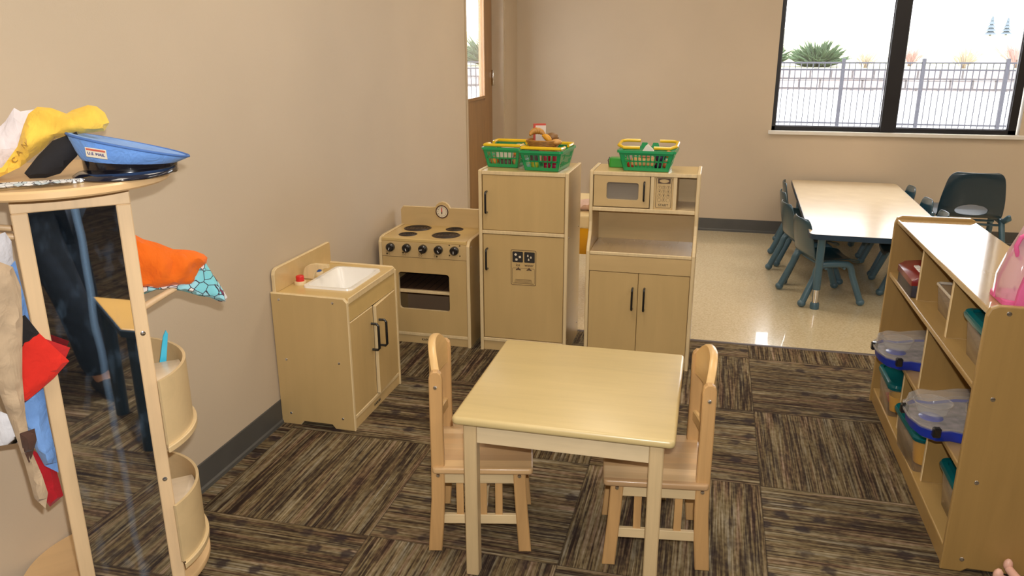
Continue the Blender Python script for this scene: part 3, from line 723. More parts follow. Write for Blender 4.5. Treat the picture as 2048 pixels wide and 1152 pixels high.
def wooden_chair(label, loc, rz):
    t = thing('wooden_chair', label, 'chair', loc, rz, 'wooden chairs at the table')
    rear = [(0, 0), (.041, 0), (.050, .10), (.055, .20), (.056, .30), (.055, .42), (.056, .57), (.053, .585), (.044, .594), (.031, .594), (.022, .587), (.018, .572), (.017, .42), (.017, .30), (.014, .18), (.006, .08)]
    front = [(.276, 0), (.314, 0), (.302, .15), (.296, .272), (.259, .272), (.266, .15)]
    for s in (-1, 1):
        y0, y1 = (.118, .140) if s > 0 else (-.140, -.118)
        for prof, bz in ((rear, (.262, .545)), (front, (.262,))):
            l = obj('leg', PR(prof, 'y', y0, y1, bev=.003), CHW, t)
            for z in bz:
                cx = .0365 if prof is rear else .278
                b = LT([(0, .0045), (.004, .004), (.0065, .0015), (.0068, 0)], 12); o = obj('bolt', b, CHROME, l, True, (cx, s*.140, z)); o.rotation_euler = (-s*PI/2, 0, 0)
        obj('side_apron', BX(.050, .265, min(s*.117, s*.132), max(s*.117, s*.132), .232, .272, .001), CHL, t)
        st = obj('side_stretcher', BX(.045, .275, min(s*.116, s*.130), max(s*.116, s*.130), .092, .122, .001), CHL, t)
        for x in (.088, .158, .205) if s > 0 else (.088, .158, .205):
            if x > .1 or True: obj('side_slat', BX(x, x+.022, min(s*.118, s*.126), max(s*.118, s*.126), .118, .235, .001), CHW, t)
    obj('cross_stretcher', BX(.150, .178, -.117, .117, .094, .118, .001), CHL, t)
    obj('front_apron', BX(.262, .276, -.118, .118, .232, .272, .001), CHL, t)
    obj('rear_apron', BX(.030, .044, -.118, .118, .232, .272, .001), CHL, t)
    sb = bmesh.new(); n = 12; pr = []
    prism(sb, rrect(.020, .318, -.152, .152, .012, 4), 'z', .272, .292, bev=.006, seg=3)
    obj('seat', sb, CHS, t, True)
    # curved arched top rail
    def rail(name, zt, zb, th, m, bow, ys=.118, x0=.036):
        bm = bmesh.new(); N = 20; R = []
        for i in range(N+1):
            s = -1+2*i/N; y = s*ys; xc = x0-bow*(1-s*s); q = []
            for (dx, z) in ((th/2, zb(s)), (th/2, zt(s)-.004), (th/4, zt(s)), (-th/4, zt(s)), (-th/2, zt(s)-.004), (-th/2, zb(s))): q.append(bm.verts.new((xc+dx, y, z)))
            R.append(q)
        for i in range(N):
            for k in range(6): bm.faces.new((R[i][k], R[i][(k+1) % 6], R[i+1][(k+1) % 6], R[i+1][k])).smooth = True
        bm.faces.new(R[0]); bm.faces.new(R[-1][::-1]); return obj(name, bm, m, t, True)
    rail('top_rail', lambda s: .590+.058*(1-abs(s)**2.6), lambda s: .520, .022, CHR, .020)
    rail('lower_rail', lambda s: .395, lambda s: .362, .016, CHR, .014)
    for y in (-.062, 0, .062):
        s = y/.118; x1 = .036-.014*(1-s*s); x2 = .036-.020*(1-s*s)
        bm = bmesh.new(); prism(bm, [(x1-.004, .39), (x1+.004, .39), (x2+.004, .525), (x2-.004, .525)], 'y', y-.015, y+.015, bev=.001)
        obj('back_slat', bm, CHR, t)
    return t
a1 = math.radians(13)
wooden_chair('wooden chair left of the square table, facing right, near the toy sink', (-.7595 - .140*math.sin(a1)*1, 1.938+.140*math.cos(a1), 0), a1)
a2 = math.radians(188)
wooden_chair('wooden chair right of the square table, facing left, near the storage shelf', (.036 + -.140*math.sin(a2)*-1*-1, 2.048+.136, 0), a2)

# ================================================================ STORAGE SHELF
LY = 1.205
t = thing('storage_shelf', 'open maple cubby shelf unit at the right with bins on three levels', 'shelf unit', (.736, 2.223, 0))
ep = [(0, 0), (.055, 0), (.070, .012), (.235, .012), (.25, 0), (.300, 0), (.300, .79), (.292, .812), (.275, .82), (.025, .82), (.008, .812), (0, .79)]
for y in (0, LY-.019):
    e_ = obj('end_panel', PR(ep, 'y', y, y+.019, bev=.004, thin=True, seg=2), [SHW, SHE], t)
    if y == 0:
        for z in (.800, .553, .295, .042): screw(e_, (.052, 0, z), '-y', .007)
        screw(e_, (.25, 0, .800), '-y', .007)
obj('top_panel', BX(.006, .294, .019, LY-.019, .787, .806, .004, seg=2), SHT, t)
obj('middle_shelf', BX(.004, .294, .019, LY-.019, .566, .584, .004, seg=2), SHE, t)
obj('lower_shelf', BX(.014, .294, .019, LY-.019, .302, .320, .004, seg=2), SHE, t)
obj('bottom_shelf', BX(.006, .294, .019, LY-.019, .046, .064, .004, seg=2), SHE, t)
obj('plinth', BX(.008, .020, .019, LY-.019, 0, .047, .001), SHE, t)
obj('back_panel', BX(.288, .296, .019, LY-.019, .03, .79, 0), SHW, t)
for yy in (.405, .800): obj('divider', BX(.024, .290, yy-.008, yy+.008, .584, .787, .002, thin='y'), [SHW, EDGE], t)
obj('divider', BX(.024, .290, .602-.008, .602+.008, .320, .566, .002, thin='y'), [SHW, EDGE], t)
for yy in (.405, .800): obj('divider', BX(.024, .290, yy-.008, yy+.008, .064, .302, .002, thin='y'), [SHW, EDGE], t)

# bins. teal lidded tubs
def tub(label, loc, rz, sx=.15, sy=.21, h=.12, fill=True):
    t = thing('lidded_tub', label, 'storage tub', loc, rz, 'teal lidded tubs on the shelf')
    bm = bmesh.new()
    A = rrect(-sx*.40, sx*.40, -sy*.40, sy*.40, .02); B = rrect(-sx*.46, sx*.46, -sy*.46, sy*.46, .025)
    a = [bm.verts.new((x, y, 0)) for x, y in A]; b = [bm.verts.new((x, y, h)) for x, y in B]
    for i in range(len(a)): bm.faces.new((a[i], a[(i+1) % len(a)], b[(i+1) % len(a)], b[i])).smooth = True
    bm.faces.new(a)
    obj('tub', bm, VEIL2, t)
    bm = bmesh.new(); prs = [(.5, h-.010, .03), (.52, h+.002, .035), (.50, h+.012, .035), (.42, h+.015, .03), (.40, h+.010, .03)]; R = []
    for k, z, r in prs: R.append([bm.verts.new((x, y, z)) for x, y in rrect(-sx*k, sx*k, -sy*k, sy*k, r)])
    for i in range(len(R)-1):
        for k in range(len(R[0])): bm.faces.new((R[i][k], R[i][(k+1) % len(R[0])], R[i+1][(k+1) % len(R[0])], R[i+1][k])).smooth = True
    bm.faces.new(R[-1]); obj('lid', bm, TEALL, t, True)
    return t
def inside(name, label, cat, loc, bm, m, group=None): o = obj(name, bm, m, None, True, loc); return tag(o, label, cat, group)
YEL = mat('yellow toy plastic', (.75, .38, .02), .4); RED = mat('red toy plastic', (.5, .02, .02), .4); GRN = mat('green toy plastic', (.03, .25, .05), .4); BLU = mat('blue toy plastic', (.01, .05, .4), .4)
def toy(name, label, loc, kind, m, r=.03, group='toys stored in the shelf tubs', sq=(1, 1, 1)):
    if kind == 'ball': bm = BL((0, 0, r*sq[2]), r, 2, sq)
    elif kind == 'block': bm = BX(-r, r, -r*.7, r*.7, 0, r*1.4, .004)
    elif kind == 'cup': bm = LT([(0, 0), (r*.75, 0), (r, r*1.8), (r*.9, r*1.8), (r*.7, .004), (0, .004)], 18)
    else: bm = LT([(0, 0), (r*.8, 0), (r, r*.3), (r, r*1.8), (r*.8, r*2), (0, r*2)], 18)
    o = obj(name, bm, m, None, True, loc); return tag(o, label, 'toy', group)
tb = [((.80, 3.22, .064), 0, 'teal lidded tub on the bottom shelf, farthest of three, with yellow and red toys', .13, .24, .13),
      ((.81, 2.80, .064), .05, 'teal lidded tub in the middle bottom compartment with a yellow toy', .17, .28, .135),
      ((.86, 2.40, .064), 0, 'teal lidded tub on the bottom shelf in the nearest compartment', .17, .26, .135),
      ((.855, 2.40, .584), 0, 'teal lidded tub on the top row in the nearest compartment', .17, .27, .12)]
for loc, rz, lab, sx, sy, h in tb: tub(lab, loc, rz, sx, sy, h)
toy('toy_cup', 'yellow toy cup inside the farthest bottom teal-lidded tub', (.79, 3.18, .070), 'cup', YEL, .036)
toy('toy_block', 'red toy block inside the farthest bottom teal-lidded tub', (.785, 3.265, .070), 'block', RED, .024)
toy('toy_cup', 'yellow toy cup inside the middle bottom teal-lidded tub', (.80, 2.76, .070), 'cup', YEL, .048)
toy('toy_block', 'green toy block inside the middle bottom teal-lidded tub', (.83, 2.86, .070), 'block', GRN, .030)
toy('toy_block', 'blue toy block inside the nearest bottom teal-lidded tub', (.86, 2.40, .070), 'block', BLU, .036)
toy('toy_ball', 'dark blue toy ball inside the top row teal-lidded tub', (.86, 2.42, .590), 'ball', BLU, .034)
# clear carry cases with blue trays
def case(label, loc, rz):
    t = thing('carry_case', label, 'storage case', loc, rz, 'clear cases with blue trays')
    out = [(-.165, .03), (-.150, .085), (-.115, .115), (-.07, .105), (-.03, .120), (.02, .140), (.10, .145), (.12, .12), (.12, -.12), (.10, -.145), (.02, -.140), (-.03, -.120), (-.07, -.105), (-.115, -.115), (-.150, -.085), (-.165, -.03)]
    def loop(s, z, bm): return [bm.verts.new(((x+.02)*s-.02, y*s, z)) for x, y in out]
    def skin(bm, R, cap):
        for i in range(len(R)-1):
            for k in range(len(out)): bm.faces.new((R[i][k], R[i][(k+1) % len(out)], R[i+1][(k+1) % len(out)], R[i+1][k])).smooth = True
        bm.faces.new(R[-1] if cap else R[0])
    bm = bmesh.new(); skin(bm, [loop(.90, 0, bm), loop(.96, .006, bm), loop(1.0, .040, bm)], False); obj('tray', bm, BLUEBASE, t, True)
    ip = [(((x+.02)*.93-.02), y*.93) for x, y in out]
    obj('tray_insert', PR(ip, 'z', .028, .034), mat('grey tray contents', (.20, .17, .17), .5, var=.5, vs=35), t)
    obj('blue_well', LT([(0, .0355), (.034, .0355), (.036, .034)], 20, (-.095, 0, 0)), BLUEBASE, t, True)
    bm = bmesh.new(); skin(bm, [loop(1.03, .038, bm), loop(1.03, .044, bm), loop(.99, .050, bm), loop(.95, .078, bm), loop(.90, .084, bm)], True)
    obj('lid', bm, VEIL, t, True)
    for f in (.0,):
        obj('lid_rim', TB([((x+.02)*1.03-.02, y*1.03, .046) for x, y in out], .0032, 6, closed=True), VEIL2, t, True)
    obj('round_recess', LT([(.055, .0865), (.052, .083), (.043, .055), (0, .052)], 28, (-.095, .0, 0)), VEIL, t, True)
    obj('recess_rim', TB([(-.095+.056*math.cos(k*PI/14), .056*math.sin(k*PI/14), .0865) for k in range(28)], .0022, 6, closed=True), VEIL2, t, True)
    obj('divider_ridge', TB([(-.02, -.06, .086), (.0, .0, .088), (.02, .03, .087), (.11, .035, .086)], .002, 6), VEIL2, t, True)
    for x, y in ((-.115, -.118), (-.162, .045)):
        l = obj('latch', BX(x-.012, x+.012, y-.010, y+.010, .022, .054, .004), BLK, t)
    return t
case('clear carry case with blue tray on the middle row, far compartment', (.828, 3.09, .320), math.radians(4))
case('clear carry case with blue tray on the middle row, near compartment', (.822, 2.52, .320), math.radians(4))
toy('toy_piece', 'blue toy piece inside the far clear carry case', (.735, 3.08, .330), 'ball', BLU, .02, 'toys inside the clear cases', (1, 1.2, .6))
toy('toy_piece', 'blue toy piece inside the near clear carry case', (.728, 2.52, .330), 'ball', BLU, .02, 'toys inside the clear cases', (1, 1.2, .6))
# clear bin and red case on the top row
t = thing('clear_bin', 'clear plastic bin with pale rim in the middle of the top row', 'storage bin', (.885, 2.82, .584))
bm = bmesh.new(); ob, ot = rrect(-.075, .09, -.115, .115, .012), rrect(-.085, .095, -.125, .125, .014)
a = [bm.verts.new((x, y, .0)) for x, y in ob]; b = [bm.verts.new((x, y, .092)) for x, y in ot]
for i in range(len(a)): bm.faces.new((a[i], a[(i+1) % len(a)], b[(i+1) % len(a)], b[i])).smooth = True
bm.faces.new(a); obj('bin', bm, VEIL2, t)
obj('rim', TB([(x, y, .092) for x, y in ot], .005, 6, closed=True), mat('milky rim', (.62, .55, .45), .4), t, True)
t = thing('toy_cash_register', 'dark red toy register with white buttons at the far end of top row', 'toy', (.775, 3.045, .584), 0)
bm = bmesh.new(); prism(bm, [(-.03, 0), (.16, 0), (.16, .070), (.13, .080), (-.005, .072), (-.03, .058)], 'y', .0, .235, bev=.008, seg=2)
obj('body', bm, mat('dark navy grey case', (.03, .028, .04), .4), t, True)
bm = bmesh.new(); prism(bm, [(-.034, .046), (.165, .050), (.165, .090), (.13, .100), (-.010, .084), (-.034, .068)], 'y', -.004, .239, bev=.006, seg=2)
lid = obj('red_cover', bm, mat('dark red plastic', (.20, .006, .008), .3, coat=.3), t, True)
for i in range(3):
    for k in range(2): b_ = obj('button', BX(-.010, .010, -.012, .012, 0, .006, .002), WHITEP, lid, loc=(.008+k*.024, .062+i*.030, .0868+k*.0028)); b_.rotation_euler = (0, -.11, 0)
b_ = obj('button', BX(-.018, .018, -.008, .008, 0, .006, .002), YELB, lid, loc=(.020, .032, .0875)); b_.rotation_euler = (0, -.11, 0)

# pink bag on top of the shelf
t = thing('pink_bag', 'pink bag with clear vinyl sides standing on top of the cubby shelf', 'bag', (.888, 2.33, .806))
N = 14; secs = []
PINK = mat('pink fabric', (.66, .11, .28), .6, var=.08, bump=.2)
def bagprof(x):   # half outline of the clear side
    return x
bm = bmesh.new()   # puffy vinyl body
rows = [(0, .100, .062), (.02, .108, .070), (.07, .106, .066), (.13, .092, .052), (.19, .074, .034), (.235, .058, .016), (.245, .05, .010)]
R = []
for z, hx, hy in rows:
    R.append([bm.verts.new((math.copysign(abs(math.cos(a))**.5, math.cos(a))*hx + .006*noise.noise(Vector((a*2, z*20, 3))), math.copysign(abs(math.sin(a))**.6, math.sin(a))*hy + .006*noise.noise(Vector((a*2, z*20, 7))), z)) for a in [k*PI/14 for k in range(28)]])
for i in range(len(R)-1):
    for k in range(28): bm.faces.new((R[i][k], R[i][(k+1) % 28], R[i+1][(k+1) % 28], R[i+1][k])).smooth = True
bm.faces.new(R[0]); bm.faces.new(R[-1]); obj('vinyl_body', bm, VINYL, t, True)
for s in (-1, 1):
    pass
gus = PR([(-.082, .0), (.110, .0), (.110, .05), (.10, .13), (.075, .23), (.06, .248), (-.032, .248), (-.046, .23), (-.062, .13), (-.078, .05)], 'y', -.082, -.064, bev=.005, seg=2)
obj('pink_panel', gus, PINK, t, True)
obj('piping', TB([(-.108, 0, .01), (-.104, 0, .07), (-.090, 0, .12), (-.071, 0, .17), (-.055, 0, .208), (0, 0, .216), (.055, 0, .208), (.071, 0, .17), (.09, 0, .12), (.104, 0, .07), (.108, 0, .01)], .004, 8), PINK, t, True)
obj('strap', TB([(-.050, -.02, .20), (-.080, -.03, .185), (-.088, -.03, .160), (-.080, -.03, .135), (-.068, -.02, .125)], .006, 8), PINK, t, True)
obj('bag_base', PR(rrect(-.104, .104, -.066, .066, .02), 'z', .000, .018, bev=.003), PINK, t)
random.seed(21)
bm = bmesh.new()
for k in range(16):
    a = random.uniform(0, 2*PI); z = random.uniform(.02, .08)
    lathe(bm, [(0, .001), (.008, .001)], 8, (math.copysign(abs(math.cos(a))**.5, math.cos(a))*.100, math.copysign(abs(math.sin(a))**.6, math.sin(a))*.063, z), axis='x')
obj('printed_flowers', bm, mat('magenta print', (.60, .06, .25), .5), t)

# doll foot poking up at the near foot of the shelf
t = thing('doll', 'pale pink doll lying on the carpet against the near shelf end', 'doll', (.935, 2.125, 0), .4)
SK = mat('doll skin vinyl', (.72, .42, .33), .45)
obj('body', TB([(.0, .0, .035), (.05, -.03, .045), (.10, -.08, .045), (.12, -.15, .045)], [.018, .030, .040, .036], 14), SK, t, True)
bm = bmesh.new(); tube(bm, [(.01, .0, .04), (-.03, .03, .042), (-.055, .045, .047)], [.016, .013, .012], 12); ball(bm, (-.064, .048, .058), .014, 2, (1, .9, 1.6)); obj('leg', bm, SK, t, True)
bm = bmesh.new(); tube(bm, [(.01, .0, .035), (.0, .05, .038), (.005, .085, .042)], [.016, .013, .012], 12); ball(bm, (.006, .093, .052), .013, 2, (1, .9, 1.5)); obj('leg', bm, SK, t, True)
obj('head', BL((.13, -.20, .052), .046, 3), SK, t, True)

# ================================================================ FAR TABLE AND BLUE CHAIRS
TZ = .455
t = thing('activity_table', 'long pale laminate table with blue edge and legs under the window', 'table', (.977, 5.605, 0), math.radians(-1.6))
hx, hy = .385, .985
obj('tabletop', PR(rrect(-hx+.003, hx-.003, -hy+.003, hy-.003, .045, 6), 'z', TZ-.026, TZ), LAM, t)
bm = bmesh.new(); ringpanel(bm, rrect(-hx, hx, -hy, hy, .048, 6), rrect(-hx+.004, hx-.004, -hy+.004, hy-.004, .045, 6), 'z', TZ-.030, TZ-.001, 0); obj('edge_band', bm, EDGEB, t)
obj('apron', BX(-hx+.08, hx-.08, -hy+.08, hy-.08, TZ-.05, TZ-.028, .002), EDGEB, t)
for sx in (-1, 1):
    for sy in (-1, 1):
        x, y = sx*(hx-.075), sy*(hy-.06)
        l = obj('leg', TB([(x, y, .115), (x, y, TZ-.028)], [.022, .022], 16), TUBE, t, True)
        obj('chrome_leg_insert', TB([(x, y, .03), (x, y, .12)], .0175, 14), CHROME, l, True)
        obj('foot', LT([(0, 0), (.025, 0), (.026, .006), (.026, .030), (.022, .038), (0, .038)], 18, (x, y, -.003)), TUBE, l, True)
    
def shell_chair(label, loc, rz, s=1.0, zk=1.0, shell=TEAL2, hole=None, rising=None, group='blue plastic chairs at the far table'):
    """faces +x. seat height .26*s"""
    t = thing('plastic_chair', label, 'chair', loc, rz, group)
    prof = [(.165, .232, .135), (.160, .250, .142), (.10, .262, .148), (.02, .258, .150), (-.06, .258, .150), (-.105, .268, .150), (-.130, .295, .150), (-.143, .33, .150), (-.152, .37, .150), (-.160, .41, .148), (-.167, .45, .142), (-.172, .48, .132), (-.174, .50, .112), (-.174, .508, .09)]
    # resample
    import bisect
    P = []; K = 60 if rising else 40
    if rising: prof = [(.165, .268, .135), (.160, .292, .142), (.10, .296, .148), (.02, .288, .150), (-.06, .274, .150), (-.105, .274, .150), (-.130, .297, .150)] + [(-.143, .33, .150), (-.150, .37, .147), (-.156, .41, .141), (-.162, .45, .134), (-.166, .48, .126), (-.168, .50, .112), (-.168, .508, .09)]
    L = [0]
    for i in range(1, len(prof)): L.append(L[-1]+math.hypot(prof[i][0]-prof[i-1][0], prof[i][1]-prof[i-1][1]))
    for k in range(K+1):
        d = L[-1]*k/K; i = min(len(prof)-2, max(0, bisect.bisect(L, d)-1)); q = (d-L[i])/(L[i+1]-L[i]); P.append(tuple(prof[i][j]+(prof[i+1][j]-prof[i][j])*q for j in range(3)))
    bm = bmesh.new(); M_ = 36 if rising else 20; V = []
    for k, (x, z, w) in enumerate(P):
        row = []
        for j in range(M_+1):
            y = -1+2*j/M_; lift = .018*abs(y)**3 if z < .27 else 0; fwd = .022*abs(y)**2.2*min(1, max(0, (z-.26)/.06))
            zz = z if z < .3 else .3+(z-.3)*zk
            row.append(bm.verts.new(((x+fwd)*s, y*w*s, (zz+lift)*s)))
        V.append(row)
    h0, h1, hwid = hole or (2, 3, 1); dead = []; hc, hh = (h0+h1)/2, (h1-h0)/2; meta = {}
    for k in range(K):
        for j in range(M_):
            f = bm.faces.new((V[k][j], V[k][j+1], V[k+1][j+1], V[k+1][j])); f.smooth = True
            kc, yc = (k+.5)/K, (-1+2*(j+.5)/M_)
            if ((kc-hc)/hh)**2+(yc/hwid)**2 < 1: dead.append(f)
    if dead:   # round the opening
        ds = set(dead); rimv = {v for f in dead for v in f.verts if any(g_ not in ds for g_ in v.link_faces)}
        for k in range(K+1):
            for j in range(M_+1):
                if V[k][j] in rimv:
                    kk, yy = k/K-hc, -1+2*j/M_; q = math.hypot(kk/hh, yy/hwid); kk /= q; yy /= q
                    fk = (kk+hc)*K; i0 = int(fk); fr = fk-i0; w_ = P[i0][2]+(P[i0+1][2]-P[i0][2])*fr
                    meta[V[k][j]] = ((P[i0][0]+(P[i0+1][0]-P[i0][0])*fr+.022*abs(yy)**2.2*min(1, max(0, (P[i0][1]-.26)/.06)))*s, yy*w_*s, (P[i0][1]+(P[i0+1][1]-P[i0][1])*fr)*s)
        for v, c in meta.items(): v.co = c
        bmesh.ops.delete(bm, geom=dead, context='FACES')
    o = obj('shell', bm, shell, t, True)
    md = o.modifiers.new('thick', 'SOLIDIFY'); md.thickness = .007*s; md.offset = 0
    md = o.modifiers.new('sub', 'SUBSURF'); md.levels = 1; md.render_levels = 2
    for sd in (-1, 1):
        y = sd*.160*s; z1 = .262*s; r = .0195
        pts = [(-.180*s, y*1.10, .02), (-.112*s, y*1.03, z1*.70)] + [(-.060*s+.045*s*-math.cos(a), y, z1*.80+.045*s*math.sin(a)) for a in (.25, .7, 1.2)] + [(-.03*s, y, z1*.97), (.03*s, y, z1*.97)] + [(.060*s+.045*s*math.cos(a), y, z1*.80+.045*s*math.sin(a)) for a in (1.2, .7, .25)] + [(.112*s, y*1.03, z1*.70), (.175*s, y*1.10, .02)]
        l = obj('leg_frame', TB(pts, r, 12), TUBE, t, True)
        for q in (pts[0], pts[-1]):
            bm = bmesh.new(); ball(bm, (q[0], q[1], .023), .025, 2, (1, 1, .92)); obj('ball_foot', bm, TUBE, l, True)
        if rising: obj('back_tube', TB([(-.06*s, y*1.02, z1*.95), (-.10*s, y*1.06, z1*1.00), (-.122*s, y*1.10, z1*1.06), (-.128*s, y*1.10, z1*1.12)], [r, r, .022, .010], 14), TUBE, t, True)
    for x in (-.05, .06): obj('cross_bar', TB([(x*s, -.165*s, .228*s), (x*s, .165*s, .228*s)], .008, 8), TUBE, t, True)
    return t
c0 = shell_chair('blue plastic chair at the near left corner of the long table', (.690, 4.925, -.003), math.radians(17))
GB = 'blue plastic chairs at the far table'
dup(c0, (.64, 5.37, -.003), math.radians(12), 'blue plastic chair on the left side of long table, second from front', GB)
dup(c0, (.655, 5.79, -.003), math.radians(3), 'blue plastic chair on the left side of long table, third from front', GB)
dup(c0, (.70, 6.20, -.003), math.radians(-2), 'blue plastic chair on the left side of long table, nearest the far wall', GB)
dup(c0, (1.24, 5.22, -.003), math.radians(178), 'blue plastic chair on the right side of long table, nearest the cubby shelf', GB)
dup(c0, (1.25, 5.66, -.003), math.radians(181), 'blue plastic chair on the right side of long table, second from cubby shelf', GB)
dup(c0, (1.25, 6.15, -.003), math.radians(180), 'blue plastic chair on the right side of long table, nearest the window wall', GB)
shell_chair('larger dark blue plastic chair with oval back opening, standing behind the cubby shelf', (1.715, 5.98, -.003), math.radians(88), 1.33, 1.0, TEAL, (.575, .695, .50), True, 'dark blue chair')

# sensory table seen between fridge and hutch
t = thing('sensory_table', 'yellow tub table with chrome legs seen between refrigerator and hutch', 'activity table', (-.86, 4.62, 0))
bm = bmesh.new(); a = rrect(-.25, .24, -.30, .30, .05); b = rrect(-.29, .27, -.34, .34, .06)
A = [bm.verts.new((x, y, .34)) for x, y in a]; B = [bm.verts.new((x, y, .50)) for x, y in b]
for i in range(len(a)): bm.faces.new((A[i], A[(i+1) % len(a)], B[(i+1) % len(a)], B[i])).smooth = True
bm.faces.new(A); obj('tub', bm, mat('orange yellow tub', (.85, .42, .01), .35, coat=.2), t)
obj('lid', PR(rrect(-.30, .28, -.35, .35, .06), 'z', .50, .575, bev=.01, seg=2), mat('cream lid', (.72, .56, .30), .45), t)
for sx in (-.27, .235):
    for sy in (-.29, .29):
        l = obj('leg', TB([(sx, sy, 0), (sx, sy, .36)], .012, 12), CHROME, t, True)
        obj('clamp', BX(sx-.018, sx+.018, sy-.018, sy+.018, .235, .30, .004), BLK, l); obj('clamp', BX(sx-.016, sx+.016, sy-.016, sy+.016, .135, .165, .004), BLK, l)
tag(obj('folded_cloth', puff([(-.10, 0), (.10, 0), (.10, .045), (.05, .072), (-.03, .06), (-.10, .05)], 0, .06, .02, .03), cloth('pale pink cloth', (.66, .46, .38)), None, True, (-.69, 4.42, .575)), 'pale pink cloth heaped on the lid of the yellow tub table', 'cloth')

# ================================================================ BASKETS
def lerp3(a, b, t): return a+(b-a)*t
def slat_side(bm, P, s0, s1, z0, z1, th, nrm):
    (a, b, c, d) = P   # bottom-left, bottom-right, top-right, top-left
    def Q(s, z, o): return lerp3(lerp3(a, b, s), lerp3(d, c, s), z)+nrm*o
    v = [bm.verts.new(Q(s, z, o)) for o in (0, th) for s, z in ((s0, z0), (s1, z0), (s1, z1), (s0, z1))]
    for f in ((0, 1, 2, 3), (7, 6, 5, 4), (0, 4, 5, 1), (1, 5, 6, 2), (2, 6, 7, 3), (3, 7, 4, 0)): bm.faces.new([v[i] for i in f])
def basket(label, loc, rz, W, D, h, cols, upright=False, long_x=True):
    t = thing('toy_basket', label, 'basket', loc, rz, 'green toy shopping baskets')
    bw, bd = W*.40, D*.40; tw, td = W/2, D/2
    B = [Vector((-bw, -bd, .002)), Vector((bw, -bd, .002)), Vector((bw, bd, .002)), Vector((-bw, bd, .002))]
    T = [Vector((-tw, -td, h)), Vector((tw, -td, h)), Vector((tw, td, h)), Vector((-tw, td, h))]
    bm = bmesh.new(); ns = [Vector((0, 1, 0)), Vector((-1, 0, 0)), Vector((0, -1, 0)), Vector((1, 0, 0))]
    for i in range(4):
        j = (i+1) % 4; P = (B[i], B[j], T[j], T[i]); nc = cols if i % 2 == 0 else max(4, int(cols*D/W)); th = .0022; N_ = ns[i]
        slat_side(bm, P, 0, 1, 0, .17, th, N_); slat_side(bm, P, 0, 1, .78, 1, th, N_); slat_side(bm, P, .05, .95, .44, .51, th, N_)
        slat_side(bm, P, 0, .09, .17, .78, th, N_); slat_side(bm, P, .91, 1, .17, .78, th, N_)
        w = .82/nc
        for k in range(1, nc): slat_side(bm, P, .09+w*k-.012, .09+w*k+.012, .17, .78, th, N_)
    f = bm.faces.new([bm.verts.new(b+Vector((0, 0, .001))) for b in B])
    obj('slotted_body', bm, GREENB, t)
    rp = rrect(-tw-.006, tw+.006, -td-.006, td+.006, .014, 3)
    bm = bmesh.new(); ringpanel(bm, rp, rrect(-tw+.002, tw-.002, -td+.002, td-.002, .010, 3), 'z', h-.010, h+.001, 0); obj('rim', bm, GREENB, t)
    for s in (-1, 1):
        if upright:
            y = .0; pts = [(s*tw*.25, -td*.80, h+.012), (s*tw*.82, -td*.86, h+.012), (s*tw*1.02, -td*.6, h+.020), (s*tw*1.02, td*.5, h+.028), (s*tw*.85, td*.72, h+.030), (s*tw*.35, td*.72, h+.030)]
            hd = obj('handle', TB(pts, .0075, 8), YELB, t, True)
            obj('hinge_tab', PR([(s*tw*.20-.02, h-.002), (s*tw*.20+.02, h-.002), (s*tw*.20+.012, h+.022), (s*tw*.20-.012, h+.022)], 'y', td*.70, td*.74), GREENB, t)
        else:
            y = s*td*.90; pts = [(-tw*.90, s*td*.25, h+.008), (-tw*.96, s*td*.5, h+.010), (-tw*.92, y, h+.011), (-tw*.6, y, h+.011), (tw*.6, y, h+.011), (tw*.92, y, h+.011), (tw*.96, s*td*.5, h+.010), (tw*.90, s*td*.25, h+.008)]
            hd = obj('handle', TB(pts, .0075, 8), YELB, t, True)
    return t
FZ, HZ = .913, .928
basket('green toy basket with yellow handles on the left of the refrigerator top', (-.985, 3.80, FZ), math.radians(-3), .190, .235, .098, 7)
basket('green toy basket piled with bread on the right of the refrigerator top', (-.772, 3.735, FZ), math.radians(-4), .205, .265, .098, 7)
basket('green toy basket with yellow handles on top of the microwave hutch', (-.290, 3.705, HZ), math.radians(-2), .255, .170, .095, 10, True)
def food(name, label, loc, kind, col, r=.02, sq=(1, 1, 1), rz=0, rx=0):
    m = mat(name+' colour', col, .45, var=.12)
    g = None
    if kind == 'ball': bm = BL((0, 0, 0), r, 3, sq)
    elif kind == 'can': bm = LT([(0, -r*1.2), (r*.95, -r*1.2), (r, -r*1.1), (r, r*1.1), (r*.95, r*1.2), (0, r*1.2)], 20)
    elif kind == 'loaf': bm = BX(-r*1.8, r*1.8, -r, r, -r*.8, r*.8, r*.35, seg=3)
    elif kind == 'box': bm = BX(-r, r, -r*.35, r*.35, -r*1.4, r*1.4, .002)
    elif kind == 'banana': bm = TB([(math.cos(a)*r*3, 0, math.sin(a)*r*3) for a in [.2+k*.2 for k in range(8)]], [r*.25, r*.7, r*.95, r, r, r*.95, r*.6, r*.22], 12)
    elif kind == 'croissant':
        pts = [(math.cos(a)*r*2.2, math.sin(a)*r*2.2, 0) for a in [.3+k*.19 for k in range(14)]]
        bm = TB(pts, [r*(.25+.75*math.sin(PI*(k+.5)/14))*(1 if k % 2 else .86) for k in range(14)], 14)
    o = obj(name, bm, m, None, True, loc); o.rotation_euler = (rx, 0, rz); return tag(o, label, 'toy food', g)
ORA, WHI, BRO, REDc, YELc, GREc, PUR = (.72, .25, .03), (.72, .62, .50), (.28, .15, .06), (.33, .012, .03), (.62, .50, .05), (.20, .30, .03), (.03, .015, .06)
fz = FZ
food('toy_bread', 'white toy bread slice in the left refrigerator basket', (-.985, 3.745, fz+.062), 'loaf', WHI, .024)
food('toy_carrot', 'orange toy vegetable beside the bread in the left refrigerator basket', (-.925, 3.75, fz+.066), 'ball', ORA, .018, (1.3, 1, 1))
